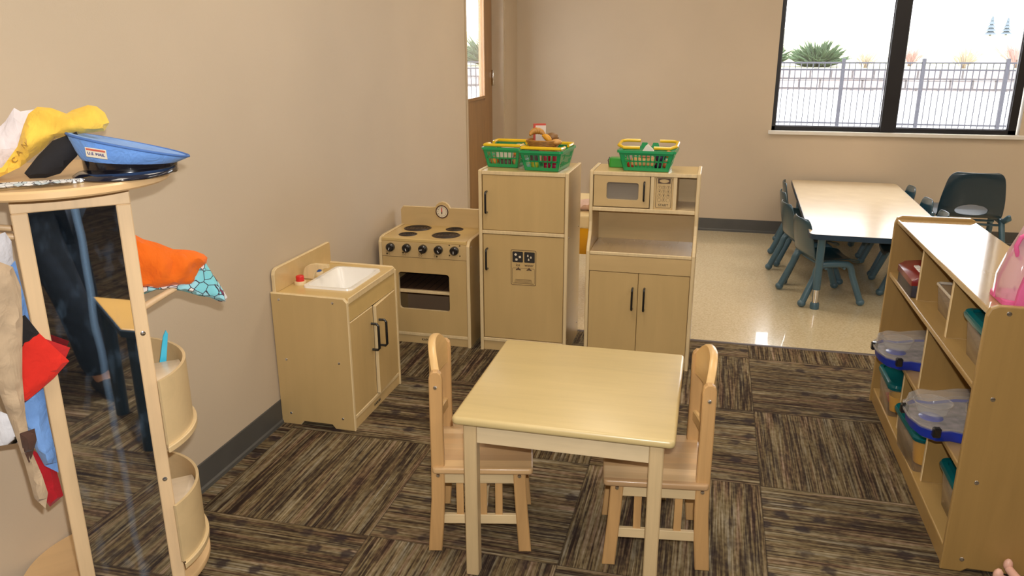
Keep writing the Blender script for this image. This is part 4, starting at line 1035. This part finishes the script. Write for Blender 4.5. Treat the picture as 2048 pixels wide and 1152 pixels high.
food('toy_orange', 'orange toy fruit low in the left refrigerator basket, left corner', (-1.04, 3.745, fz+.026), 'ball', ORA, .020)
food('toy_meat', 'brown toy meat low in the middle of left refrigerator basket', (-.985, 3.742, fz+.022), 'loaf', (.12, .07, .05), .017)
food('toy_potato', 'tan toy potato low in the left refrigerator basket, right corner', (-.930, 3.745, fz+.026), 'ball', (.5, .28, .08), .020, (1, 1, 1.1))
food('toy_egg', 'white toy egg showing above the rim of left refrigerator basket', (-.935, 3.82, fz+.088), 'ball', WHI, .020, (1.3, 1, .8))
food('toy_plate', 'cream toy plate lying in the back of the left refrigerator basket', (-1.0, 3.85, fz+.05), 'can', WHI, .03, (1, 1, 1))
food('toy_can', 'dark red toy can on the right side of the bread basket', (-.715, 3.665, fz+.062), 'can', REDc, .023)
food('toy_can', 'dark red toy can in the middle of the bread basket', (-.765, 3.665, fz+.062), 'can', REDc, .022)
food('toy_strawberry', 'crimson toy berry low on the right of the bread basket', (-.722, 3.672, fz+.022), 'ball', (.40, .01, .06), .019)
food('toy_strawberry', 'crimson toy berry low in the middle of the bread basket', (-.763, 3.672, fz+.022), 'ball', (.38, .01, .04), .019)
food('toy_pear', 'yellow green toy pear low on the left of the bread basket', (-.820, 3.672, fz+.026), 'ball', (.45, .45, .03), .020, (1, 1, 1.2))
food('toy_jar', 'dark toy jar on the left side of the bread basket', (-.822, 3.665, fz+.070), 'can', (.10, .08, .07), .020)
WK = .105
t = thing('bread_basket', 'small brown wicker bread basket heaped on the right green basket', 'basket', (-.790, 3.72, FZ+.088))
bm = bmesh.new()
for k in range(9): 
    z = k*.006; rx, ry = .055+z*.55, .045+z*.45
    tube(bm, [(rx*math.cos(a*PI/14)*(1+.02*(-1)**(a+k)), ry*math.sin(a*PI/14)*(1+.02*(-1)**(a+k)), z) for a in range(28)], .0042, 6, closed=True)
obj('woven_wall', bm, mat('wicker brown', (.38, .18, .035), .55, var=.2, vs=60), t, True)
obj('woven_base', LT([(0, -.003), (.056, -.003), (.058, .003), (0, .003)], 28), mat('wicker base', (.35, .17, .035), .6), t)
bz = FZ+.138
food('toy_croissant', 'golden toy croissant on the left of the wicker bread basket', (-.815, 3.70, bz+.012), 'croissant', (.52, .25, .05), .017, rz=.4, rx=.9)
food('toy_banana', 'orange yellow toy banana on top of the wicker bread basket', (-.790, 3.69, bz-.020), 'banana', (.72, .34, .02), .014, rz=-.15)
food('toy_bread_roll', 'brown toy bread roll at the back of the wicker bread basket', (-.755, 3.75, bz+.010), 'ball', (.22, .11, .035), .026, (1.3, 1, .8))
food('toy_bread_roll', 'tan toy bread roll in the right of the wicker bread basket', (-.722, 3.69, bz-.006), 'ball', (.62, .32, .09), .018, (1.5, 1, .8))
bx_ = thing('toy_carton', 'red and white toy food carton upright at the back of the bread', 'toy food', (-.822, 3.775, FZ+.10), .3)
b_ = obj('carton', BX(-.030, .030, -.010, .010, 0, .108, .001), mat('carton red', (.55, .06, .03), .5), bx_); obj('white_panel', BX(-.020, .030, -.0115, -.0098, .012, .100, 0), mat('carton white', (.74, .66, .58), .5), bx_)
hz = HZ
food('toy_bun', 'peach toy bun in the middle of hutch basket, lower row, left', (-.325, 3.672, hz+.040), 'loaf', (.68, .36, .12), .022, (1, 1, 1))
food('toy_bun', 'peach toy bun in the middle of hutch basket, lower row, right', (-.270, 3.674, hz+.042), 'loaf', (.70, .38, .14), .021, rz=1.4)
food('toy_sausage', 'pinkish toy sausage lying above the peach buns in hutch basket', (-.300, 3.676, hz+.072), 'loaf', (.62, .26, .17), .014)
food('toy_tomato', 'red toy tomato low at the left of the hutch basket', (-.362, 3.672, hz+.026), 'ball', (.5, .03, .012), .021)
food('toy_cup', 'pale toy cup at the upper left of the hutch basket', (-.368, 3.672, hz+.068), 'can', (.5, .35, .28), .016)
food('toy_grapes', 'dark purple toy grapes at the right of the hutch basket', (-.232, 3.672, hz+.062), 'ball', PUR, .022, (1.1, 1, 1))
food('toy_grapes', 'nearly black toy grapes low at right of the hutch basket', (-.240, 3.672, hz+.024), 'ball', (.02, .01, .03), .019)
food('toy_apple', 'orange toy apple upper right in the hutch basket', (-.196, 3.680, hz+.076), 'ball', ORA, .017)
food('toy_pepper', 'red and yellow toy pepper low right corner of the hutch basket', (-.206, 3.672, hz+.030), 'ball', (.45, .10, .03), .018)
pp = PR([(-.026, 0), (.030, 0), (.024, .012), (.0, .034), (-.010, .026)], 'y', -.010, .010, bev=.002)
tag(obj('paper_scrap', pp, mat('white paper', (.75, .70, .65), .7), None, False, (-.290, 3.66, hz+.088)), 'folded white paper sticking up from the hutch basket', 'paper')
t = thing('toy_bin', 'small green toy bin behind the left side of hutch basket', 'toy', (-.425, 3.76, HZ))
obj('bin_body', PR(rrect(-.05, .05, -.03, .03, .01), 'z', 0, .044, bev=.003), mat('leaf green', (.03, .30, .03), .35), t)
obj('wire_handle', TB([(-.052, 0, .0), (-.058, 0, .03), (-.050, 0, .045)], .002, 6), BLK, t)

# ================================================================ DRESS-UP TOWER
TC = (-1.385, 1.40); A45 = PI/4
def place(o, loc):
    q = Vector((TC[0], TC[1], 0)) + Matrix.Rotation(A45, 3, 'Z') @ Vector(loc); o.location = q; o.rotation_euler = (0, 0, A45); return o
t = thing('dress_up_tower', 'round-topped wooden dress-up tower with mirror and half-round bins', 'dress-up stand', (*TC, 0), A45)
RD = .236
obj('top_disc', LT([(0, 1.218), (RD-.004, 1.218), (RD, 1.214), (RD, 1.203), (RD-.004, 1.199), (0, 1.199)], 72), TOWT, t, True)
bm = bmesh.new()
for a in (-75, -48, 20, 110, 200): lathe(bm, [(0, 1.2188), (.006, 1.2188), (.006, 1.2178)], 12, (.185*math.cos(math.radians(a)), .185*math.sin(math.radians(a)), 0))
obj('wooden_plug', bm, EDGE, t)
fx0, fx1, fy = -.084, .136, -.130
mf = obj('mirror_frame', BX(fx0, fx1, fy, fy+.020, 1.160, 1.200, .002), TOWW, t)
obj('stile', BX(fx0, fx0+.030, fy, fy+.020, .04, 1.160, .002), TOWW, mf)
st = obj('stile', BX(fx1-.029, fx1, fy, fy+.020, .04, 1.160, .002), TOWW, mf)
for z in (.868, .50, .13): screw(st, (fx1-.014, fy, z), '-y', .006)
obj('bottom_rail', BX(fx0+.030, fx1-.029, fy, fy+.020, .04, .085, .002), TOWW, mf)
mr = obj('mirror', BX(-(fx1-fx0)/2+.028, (fx1-fx0)/2-.027, -.002, .002, -.545, .545, 0), MIRROR, t, loc=((fx0+fx1)/2, fy+.010, .622))
# inner column and side panels behind the mirror
obj('side_board', BX(fx0, fx0+.016, fy+.020, .10, .04, 1.199, .002), TOWW, t)
obj('side_board', BX(fx1-.016, fx1, fy+.020, .10, .04, 1.199, .002), TOWW, t)
obj('back_board', BX(fx0+.016, fx1-.016, .085, .10, .04, 1.199, .002), TOWW, t)
def half_disc(z0, z1, r, a0=-62, a1=240):
    pts = [(r*math.cos(math.radians(a0+(a1-a0)*k/60)), r*math.sin(math.radians(a0+(a1-a0)*k/60))) for k in range(61)]
    return PR(pts, 'z', z0, z1, bev=.003, seg=2)
# base disc, raised on a turntable foot
BZ = .205
bd = [(.0+.222*math.cos(a), .050+.222*math.sin(a)) for a in [math.radians(-58+296*k/60) for k in range(61)]]
obj('base_disc', PR(bd, 'z', BZ-.018, BZ, bev=.003, seg=2), TOWT, t, True)
obj('foot_ring', LT([(0, BZ-.018), (.09, BZ-.018), (.10, .03), (.115, .012), (.115, 0), (0, 0)], 48), TOWW, t, True)
# half-round bins opening on the right side
def binpart(zf, zr, r):
    b = thing_b = obj('round_bin', bmesh.new(), TOWB, t)
    bm = bmesh.new(); ca, cb = -50.5, 52; n = 40; ri, ro = r-.007, r; V = []
    for k in range(n+1):
        a = math.radians(ca+(cb-ca)*k/n); c, s = math.cos(a), math.sin(a)
        V.append([bm.verts.new((q*c, q*s, z)) for q, z in ((ri, zf), (ro, zf), (ro, zr), (ri, zr))])
    for k in range(n):
        for j in range(4): bm.faces.new((V[k][j], V[k][(j+1) % 4], V[k+1][(j+1) % 4], V[k+1][j])).smooth = (j in (1, 3))
    bm.faces.new(V[0]); bm.faces.new(V[-1][::-1])
    bmesh.ops.recalc_face_normals(bm, faces=bm.faces); bm.to_mesh(b.data)
    for p in b.data.polygons: p.use_smooth = True
    b.data.set_sharp_from_angle(angle=.6)
    def seg_plate(z0, z1, rr, m, nm, parent, aa=ca, ab=cb):
        pts = [(fx1, rr*math.sin(math.radians(aa)))] + [(rr*math.cos(math.radians(aa+(ab-aa)*k/30)), rr*math.sin(math.radians(aa+(ab-aa)*k/30))) for k in range(31)] + [(fx1, rr*math.sin(math.radians(ab)))]
        return obj(nm, PR(pts, 'z', z0, z1, bev=.002), m, parent)
    seg_plate(zf-.016, zf, r+.008, TOWB, 'bin_floor', b, ca-1, cb+1)
    return b
ub = binpart(.602, .762, .217)
lb_ = binpart(.285, .440, .211)
PZ = wood('pale puzzle wood', (.74, .62, .46), 'X', .16, .35, .3, 9, swirl=1.0)
for zt, r, nm in ((.735, .207, 'upper'), (.412, .201, 'lower')):
    pts = [(.1375, -.15)] + [(r*math.cos(a), r*math.sin(a)) for a in [-.80+.93*q/16 for q in range(17)]] + [(.1375, .030)]
    o = obj('wooden_board', PR([p for p in pts if p[0] >= .137], 'z', zt-.125, zt, bev=.004, seg=2), PZ, None, True)
    place(o, (0, 0, 0)); tag(o, 'pale rounded wooden block filling the '+nm+' half-round bin', 'wooden block', 'pale blocks in the tower bins')
o = obj('toy_scissors', PR([(0, 0), (.010, .0), (.022, .090), (.040, .195), (.036, .205), (.028, .190), (.006, .10)], 'y', -.003, .003, bev=.001), mat('sky blue plastic', (.05, .48, .72), .35, coat=.3))
place(o, (.150, .045, .604)); tag(o, 'bright blue plastic stick poking out of the upper half-round bin', 'toy')
# peg arm on the right carrying clothes
obj('peg_arm', TB([(fx1-.01, .03, .872), (.165, .04, .888), (.200, .045, .903), (.222, .05, .910)], [.010, .009, .008, .007], 12), TOWW, t, True)
for y, z in ((-.06, 1.10), (.03, 1.10)): obj('peg', TB([(fx0+.004, y, z), (fx0-.035, y, z+.008), (fx0-.045, y, z+.02)], [.007, .007, .008], 10), TOWW, t, True)

def cl(name, label, cat, outline, y0, depth, m, **k):
    sm = k.pop('smooth', True); o = obj(name, puff(outline, y0, depth, **k), m, None, sm); place(o, (0, 0, 0)); tag(o, label, cat); return o
# ---- on top of the tower (local x = right, -y = towards camera, z up)
cl('white_cloth', 'crumpled white cloth at the left on top of the dress-up tower', 'cloth', [(-.195, 1.220), (-.165, 1.29), (-.085, 1.316), (-.066, 1.333), (-.046, 1.360), (-.036, 1.352), (-.006, 1.356), (-.016, 1.315), (-.040, 1.275), (-.065, 1.236), (-.09, 1.222)], -.005, .035, cloth('white cotton', (.70, .64, .66)), wr=.8, seed=2)
yl = cl('yellow_apron', 'crumpled yellow cloth with faint lettering on top of the dress-up tower', 'cloth', [(-.022, 1.350), (-.004, 1.363), (.020, 1.360), (.046, 1.347), (.058, 1.354), (.088, 1.363), (.104, 1.360), (.118, 1.346), (.124, 1.325), (.112, 1.308), (.085, 1.306), (.056, 1.304), (.018, 1.297), (-.013, 1.272), (-.054, 1.243), (-.092, 1.226), (-.144, 1.220), (-.146, 1.232), (-.085, 1.245), (-.052, 1.285), (-.034, 1.328)], -.052, .030, cloth('yellow cotton', (.74, .47, .07), .22), wr=1.1, seed=5, step=.008, bulge=.03)
for ch, x, z, rr in (('C', -.060, 1.262, 35), ('A', -.050, 1.276, 40), ('N', -.038, 1.290, 30)):
    text(ch, .014, mat('faint print', (.30, .16, .02), .8), yl, (x, -.0875, z), (PI/2, math.radians(-rr), 0), 'lettering', .0015)
cl('black_hat', 'soft black cap leaning between the yellow cloth and blue cap', 'hat', [(.058, 1.312), (.064, 1.290), (.052, 1.262), (.034, 1.246), (.016, 1.228), (-.012, 1.221), (-.040, 1.222), (-.048, 1.234), (-.020, 1.266), (.012, 1.296)], -.080, .030, mat('black felt', (.010, .009, .011), .9, bump=.2), wr=.25, seed=8, bulge=.04)
fl = cl('folded_print_cloth', 'flat folded white and black printed cloth at the front of tower top', 'cloth', [(-.150, 1.220), (-.04, 1.2195), (.040, 1.2195), (.052, 1.221), (.056, 1.226), (.048, 1.2285), (-.02, 1.2295), (-.08, 1.231), (-.150, 1.231)], -.175, .028, printed('black and white print', None, [(0, (.72, .74, .76)), (.55, (.5, .6, .66)), (.8, (.75, .75, .78)), (.93, (.05, .05, .06))], 90), wr=.1, seed=3, step=.006, bulge=.006)
# blue mail cap: crown over black band and visor
t2 = thing('mail_cap', 'light blue postal cap with black glossy visor on the tower top', 'hat', (0, 0, 0)); place(t2, (.140, -.085, 1.218))
BLC = cloth('light blue twill', (.16, .34, .78), .05)
def ring(cx, cy, cz, rx, ry, tilt, n=40): return [(cx+rx*math.cos(a), cy+ry*math.sin(a), cz+tilt*math.cos(a)) for a in [2*PI*k/n for k in range(n)]]
bm = bmesh.new(); RS = [ring(.010, .0, .026, .090, .064, -.008), ring(.012, 0, .031, .097, .070, -.010), ring(.014, .0, .044, .108, .080, -.019), ring(.014, .0, .058, .116, .086, -.030), ring(.012, .0, .065, .112, .084, -.031), ring(.004, .0, .062, .085, .07, -.024)]
VV = [[bm.verts.new(p) for p in r] for r in RS]
for i in range(len(VV)-1):
    for k in range(40): bm.faces.new((VV[i][k], VV[i][(k+1) % 40], VV[i+1][(k+1) % 40], VV[i+1][k])).smooth = True
c_ = bm.verts.new((.0, 0, .062))
for k in range(40): bm.faces.new((VV[-1][k], VV[-1][(k+1) % 40], c_))
cr = obj('crown', bm, BLC, t2, True); md = cr.modifiers.new('s', 'SUBSURF'); md.levels = 1; md.render_levels = 2
obj('crown_piping', TB(ring(.014, 0, .061, .1158, .0862, -.0305), .0028, 8, closed=True), mat('navy piping', (.06, .15, .42), .7), cr, True)
bm = bmesh.new(); RS = [ring(.012, 0, .000, .092, .064, 0), ring(.012, 0, .020, .093, .065, -.004), ring(.012, 0, .036, .094, .066, -.012)]; VV = [[bm.verts.new(p) for p in r] for r in RS]
for i in range(2):
    for k in range(40): bm.faces.new((VV[i][k], VV[i][(k+1) % 40], VV[i+1][(k+1) % 40], VV[i+1][k])).smooth = True
bm.faces.new(VV[0]); obj('band', bm, mat('black glossy band', (.006, .006, .010), .15, coat=.6), t2, True)
bm = bmesh.new(); n = 24; V1, V2 = [], []   # visor pointing to the camera, lying on the disc
for k in range(n+1):
    a = math.radians(188+(352-188)*k/n); inn = (.012+.090*math.cos(a), .062*math.sin(a)); s = math.sin(PI*k/n)
    oo = (.000+(.106+.004*s)*math.cos(a)-.012*s, .062*math.sin(a)-.052*s)
    V1.append([bm.verts.new((inn[0], inn[1], .016)), bm.verts.new(((inn[0]+oo[0])/2, (inn[1]+oo[1])/2, .013)), bm.verts.new((oo[0], oo[1], .004))])
for k in range(n):
    for j in (0, 1): bm.faces.new((V1[k][j], V1[k][j+1], V1[k+1][j+1], V1[k+1][j])).smooth = True
vs = obj('visor', bm, mat('patent navy', (.006, .008, .020), .12, coat=.8), t2, True); md = vs.modifiers.new('s', 'SOLIDIFY'); md.thickness = .003
lb = obj('badge', BX(-.021, .021, -.0006, .0006, -.0105, .0105, 0), mat('cream badge', (.78, .72, .58), .5), cr, loc=(-.056, -.0745, .056)); lb.rotation_euler = (math.radians(20), math.radians(9), math.radians(-30))
obj('badge_stripe', BX(-.019, .019, -.0012, -.0005, .005, .009, 0), mat('badge red', (.55, .12, .08), .5), lb)
text('U.S. MAIL', .0086, mat('badge blue', (.04, .05, .22), .5), lb, (0, -.0012, -.002), (PI/2, 0, 0))

# ---- hanging at the left of the mirror
cl('beige_vest', 'beige cotton vest hanging at the far left of the dress-up tower', 'vest', [(-.165, 1.10), (-.130, 1.085), (-.095, 1.062), (-.088, 1.02), (-.096, .95), (-.108, .880), (-.116, .830), (-.124, .740), (-.126, .660), (-.116, .600), (-.112, .555), (-.122, .520), (-.138, .550), (-.142, .63), (-.150, .72), (-.160, .80), (-.175, .90), (-.19, 1.0)], -.165, .022, cloth('beige canvas', (.47, .35, .23)), wr=.5, seed=12, bulge=.02, step=.010)
rd = cl('red_cape', 'folded red felt cape corner hanging over the mirror frame', 'costume', [(-.102, .925), (-.073, .914), (-.028, .841), (-.062, .809), (-.101, .781), (-.138, .757), (-.125, .847)], -.152, .010, cloth('red felt', (.62, .025, .015), .05), wr=.15, seed=14, bulge=.008)
o = obj('black_collar', puff([(-.118, .950), (-.091, .957), (-.072, .914), (-.092, .897), (-.118, .880)], -.155, .0105, wr=.1, bulge=.008), cloth('black felt collar', (.013, .012, .013)), rd, True)
o = obj('cape_corner', puff([(-.075, .904), (-.022, .868), (-.036, .842), (-.075, .870)], -.1445, .005, wr=.1, bulge=.008), cloth('red felt corner', (.45, .02, .02)), rd, True)
cl('blue_shirt', 'light blue shirt hanging behind the red cape beside the mirror', 'shirt', [(-.092, 1.06), (-.088, .974), (-.086, .90), (-.086, .760), (-.088, .690), (-.086, .616), (-.088, .565), (-.112, .590), (-.129, .66), (-.139, .73), (-.14, .90), (-.12, 1.03)], -.100, .024, cloth('blue cotton shirt', (.17, .33, .68)), wr=.35, seed=16, bulge=.02)
cl('red_cloth', 'red cloth end hanging below the blue shirt beside the mirror', 'cloth', [(-.150, .660), (-.122, .62), (-.092, .570), (-.088, .500), (-.118, .480), (-.134, .53)], -.088, .016, cloth('dark red cotton', (.42, .012, .02)), wr=.3, seed=17, bulge=.015)
cl('white_shirt', 'white cloth hanging behind the beige vest at the far left', 'cloth', [(-.16, 1.10), (-.100, 1.120), (-.092, 1.10), (-.10, 1.00), (-.14, .93), (-.19, 1.0)], -.095, .015, cloth('white shirt cotton', (.66, .66, .70)), wr=.3, seed=18)
cl('white_tag_cloth', 'small white cloth corner below the beige vest', 'cloth', [(-.178, .76), (-.152, .738), (-.142, .72), (-.146, .672), (-.185, .675)], -.135, .008, cloth('white tag cotton', (.70, .70, .74)), wr=.1, seed=19)
cl('brown_strap', 'dark brown strap end against the beige vest', 'strap', [(-.140, .712), (-.112, .716), (-.112, .690), (-.126, .655), (-.134, .640), (-.140, .680)], -.178, .012, cloth('brown webbing', (.07, .035, .025)), wr=.1, seed=20, bulge=.008)

# ---- on the right arm
cl('orange_vest', 'bright orange folded cloth on the right arm of dress-up tower', 'cloth', [(.110, 1.075), (.141, 1.062), (.165, 1.043), (.195, 1.030), (.228, 1.010), (.255, 1.005), (.275, 1.000), (.296, .988), (.304, .978), (.300, .965), (.290, .958), (.281, .950), (.266, .922), (.255, .915), (.222, .920), (.18, .918), (.125, .934), (.110, .95)], .045, .034, cloth('orange fabric', (.80, .155, .012), .06), wr=.5, seed=22, bulge=.035, step=.010)
PRN = printed('aqua printed cotton', None, [(0, (.20, .58, .66)), (.35, (.70, .70, .72)), (.52, (.30, .62, .72)), (.76, (.18, .04, .09)), (.82, (.75, .70, .66)), (.92, (.22, .11, .07))], 40, 4)
pc = cl('printed_cloth', 'aqua printed cloth folded under the orange cloth on tower arm', 'cloth', [(.105, .950), (.16, .935), (.255, .925), (.286, .968), (.300, .962), (.312, .935), (.328, .900), (.342, .866), (.336, .854), (.320, .858), (.300, .872), (.275, .880), (.245, .896), (.215, .907), (.180, .912), (.150, .905), (.125, .905)], .055, .026, PRN, wr=.2, seed=25, bulge=.018, step=.009)

# ================================================================ BEHIND THE CAMERA (seen in the mirror)
def reflect(x, y):   # helper for placing what the mirror shows
    return x, y
t = thing('trapezoid_table', 'small trapezoid wooden-topped table with blue legs reflected in the mirror', 'table', (-.05, .17, 0), 0)
pts = [(0, 0), (-.315, .40), (-.315, .62), (0, .90)]
obj('tabletop', PR([(x*.97-.004, y*.97+.012) for x, y in pts], 'z', .475, .50, bev=.006, seg=2), mat('oak laminate', (.55, .33, .10), .3), t)
obj('edge_band', PR(pts, 'z', .468, .497, bev=.003), EDGEB, t)
for x, y in ((-.04, .10), (-.275, .42), (-.275, .60), (-.04, .80)): obj('leg', TB([(x, y, 0), (x, y, .475)], .026, 14), EDGEB, t, True)
dup(c0, (.42, .62, 0), math.radians(178), 'blue plastic chair beside the table reflected in the mirror', 'chair in front of the camera')

# the person taking the photograph
PF, PRt = Vector((-.246, .969, 0)), Vector((.969, .246, 0))
def skin(name, V, E, rad, m, parent, sub=2, root=0):
    me = bpy.data.meshes.new(name); me.from_pydata([tuple(v) for v in V], E, []); me.materials.append(m)
    o = bpy.data.objects.new(name, me); C.objects.link(o); o.parent = parent
    o.modifiers.new('skin', 'SKIN').use_smooth_shade = True
    for i, r in enumerate(rad): me.skin_vertices[0].data[i].radius = (r, r) if not isinstance(r, tuple) else r
    me.skin_vertices[0].data[root].use_root = True
    sb = o.modifiers.new('sub', 'SUBSURF'); sb.levels = sub; sb.render_levels = sub
    return o
def bp(r, f, z): return PRt*r + PF*f + Vector((0, 0, z))
PB = bp(.02, -.20, 0)
t = thing('person', 'person in dark blue jeans and grey shirt holding the camera, reflected in the mirror', 'person', tuple(PB))
def q(r, f, z): return bp(r, f, z) - PB
SKN = mat('skin', (.58, .34, .24), .5, var=.05); JEAN = mat('dark blue denim', (.012, .024, .050), .85, var=.25, vs=30, bump=.2)
BV = [q(.03, -.17, .84), q(.03, -.19, 1.02), q(.02, -.20, 1.20), q(.02, -.19, 1.33), q(.02, -.17, 1.42), q(.02, -.14, 1.50), q(.02, -.13, 1.58),
      q(-.03, -.10, .78), q(.015, .00, .44), q(.075, .02, .08), q(.065, .11, .035), q(.12, -.18, .78), q(.16, -.16, .44), q(.19, -.22, .08), q(.21, -.13, .035),
      q(-.15, -.19, 1.31), q(-.21, -.10, 1.14), q(-.095, -.055, 1.40), q(.19, -.19, 1.31), q(.25, -.10, 1.14), q(.095, -.055, 1.40)]
BE = [(0, 1), (1, 2), (2, 3), (3, 4), (4, 5), (5, 6), (0, 7), (7, 8), (8, 9), (9, 10), (0, 11), (11, 12), (12, 13), (13, 14), (3, 15), (15, 16), (16, 17), (3, 18), (18, 19), (19, 20)]
skin('body', BV, BE, [.11, .10, .115, .09, .048, .075, .070, .075, .052, .038, .030, .075, .052, .038, .030, .052, .040, .026, .052, .040, .026], SKN, t)
skin('jeans', [BV[i] for i in (0, 7, 8, 9, 11, 12, 13)], [(0, 1), (1, 2), (2, 3), (0, 4), (4, 5), (5, 6)], [(.135, .12), .090, .072, .068, .090, .072, .068], JEAN, t)
skin('shirt', [BV[i] for i in (0, 1, 2, 3, 15, 16, 18, 19)], [(0, 1), (1, 2), (2, 3), (3, 4), (4, 5), (3, 6), (6, 7)], [.138, .128, .140, .105, .066, .052, .066, .052], cloth('grey knit shirt', (.22, .22, .24)), t)
for a, b in ((9, 10), (13, 14)):
    d = (BV[b]-BV[a]); d.z = 0; d.normalize(); A_ = BV[a]-d*.05; skin('shoe', [Vector((A_.x, A_.y, .045)), Vector((A_.x+d.x*.10, A_.y+d.y*.10, .045)), Vector((A_.x+d.x*.21, A_.y+d.y*.21, .034))], [(0, 1), (1, 2)], [.040, .045, .034], mat('dark shoe leather', (.02, .018, .018), .5), t)
hd = q(.02, -.13, 1.56)
hr = obj('hair', BL((hd.x-PF.x*.022, hd.y-PF.y*.022, hd.z+.028), .098, 3, (1, 1, .98)), mat('brown hair', (.06, .03, .015), .7, var=.3, vs=60), t, True)
fc_ = obj('face', BL((hd.x+PF.x*.040, hd.y+PF.y*.040, hd.z-.018), .068, 3, (.95, .95, 1.25)), SKN, t, True)
for sd in (-1, 1):
    e = hd + PF*.100 + PRt*.030*sd; obj('eye', BL((e.x, e.y, e.z), .011, 2), mat('eye', (.7, .68, .66), .2), fc_, True)
    e = hd + PRt*.092*sd - PF*.01 - Vector((0, 0, .01)); obj('ear', BL((e.x, e.y, e.z), .024, 2, (.5, .8, 1.2)), SKN, t, True)
n0 = hd + PF*.108 - Vector((0, 0, .03)); obj('nose', BL((n0.x, n0.y, n0.z), .014, 2, (.9, .9, 1.5)), SKN, fc_, True)
n0 = hd + PF*.098 - Vector((0, 0, .068)); obj('mouth', BL((n0.x, n0.y, n0.z), .020, 2, (1, .45, .3)), mat('lips', (.45, .14, .12), .4), fc_, True)
for sd, wi in ((-1, 17), (1, 20)):
    w = BV[wi]; up = Vector((0, 0, 1)); inn = -PRt*sd
    palm = w + up*.035 + inn*.010 + PF*.004
    V = [w, palm, palm+up*.022+inn*.012]; E_ = [(0, 1), (1, 2)]; rr = [.024, (.026, .016), (.026, .014)]
    for k, (off, ln) in enumerate(((-.024, .058), (-.008, .066), (.008, .062), (.024, .050))):
        b0 = len(V); st_ = palm + up*(.020) + inn*.014 + PF*(off)
        V += [st_, st_+inn*ln*.35+up*.018, st_+inn*ln*.75+up*.020, st_+inn*ln+up*.012]; E_ += [(2, b0), (b0, b0+1), (b0+1, b0+2), (b0+2, b0+3)]; rr += [.009, .0088, .008, .007]
    b0 = len(V); V += [w+up*.020+inn*.024-PF*.012, w+up*.028+inn*.046-PF*.016, w+up*.034+inn*.062-PF*.014]; E_ += [(1, b0), (b0, b0+1), (b0+1, b0+2)]; rr += [.0105, .010, .0085]
    skin('hand', V, E_, rr, SKN, t, 1)
t = thing('camera', 'small black compact camera held up by the person', 'camera', tuple(bp(0, -.040, 1.475)), math.atan2(PRt.y, PRt.x))
obj('camera_body', BX(-.050, .050, -.012, .012, -.030, .034, .006, seg=3), BLK, t, True)
obj('lens', LT([(0, -.0), (.016, 0), (.016, -.018), (.020, -.018), (.020, 0)], 24, axis='y'), CHROME, t, True)
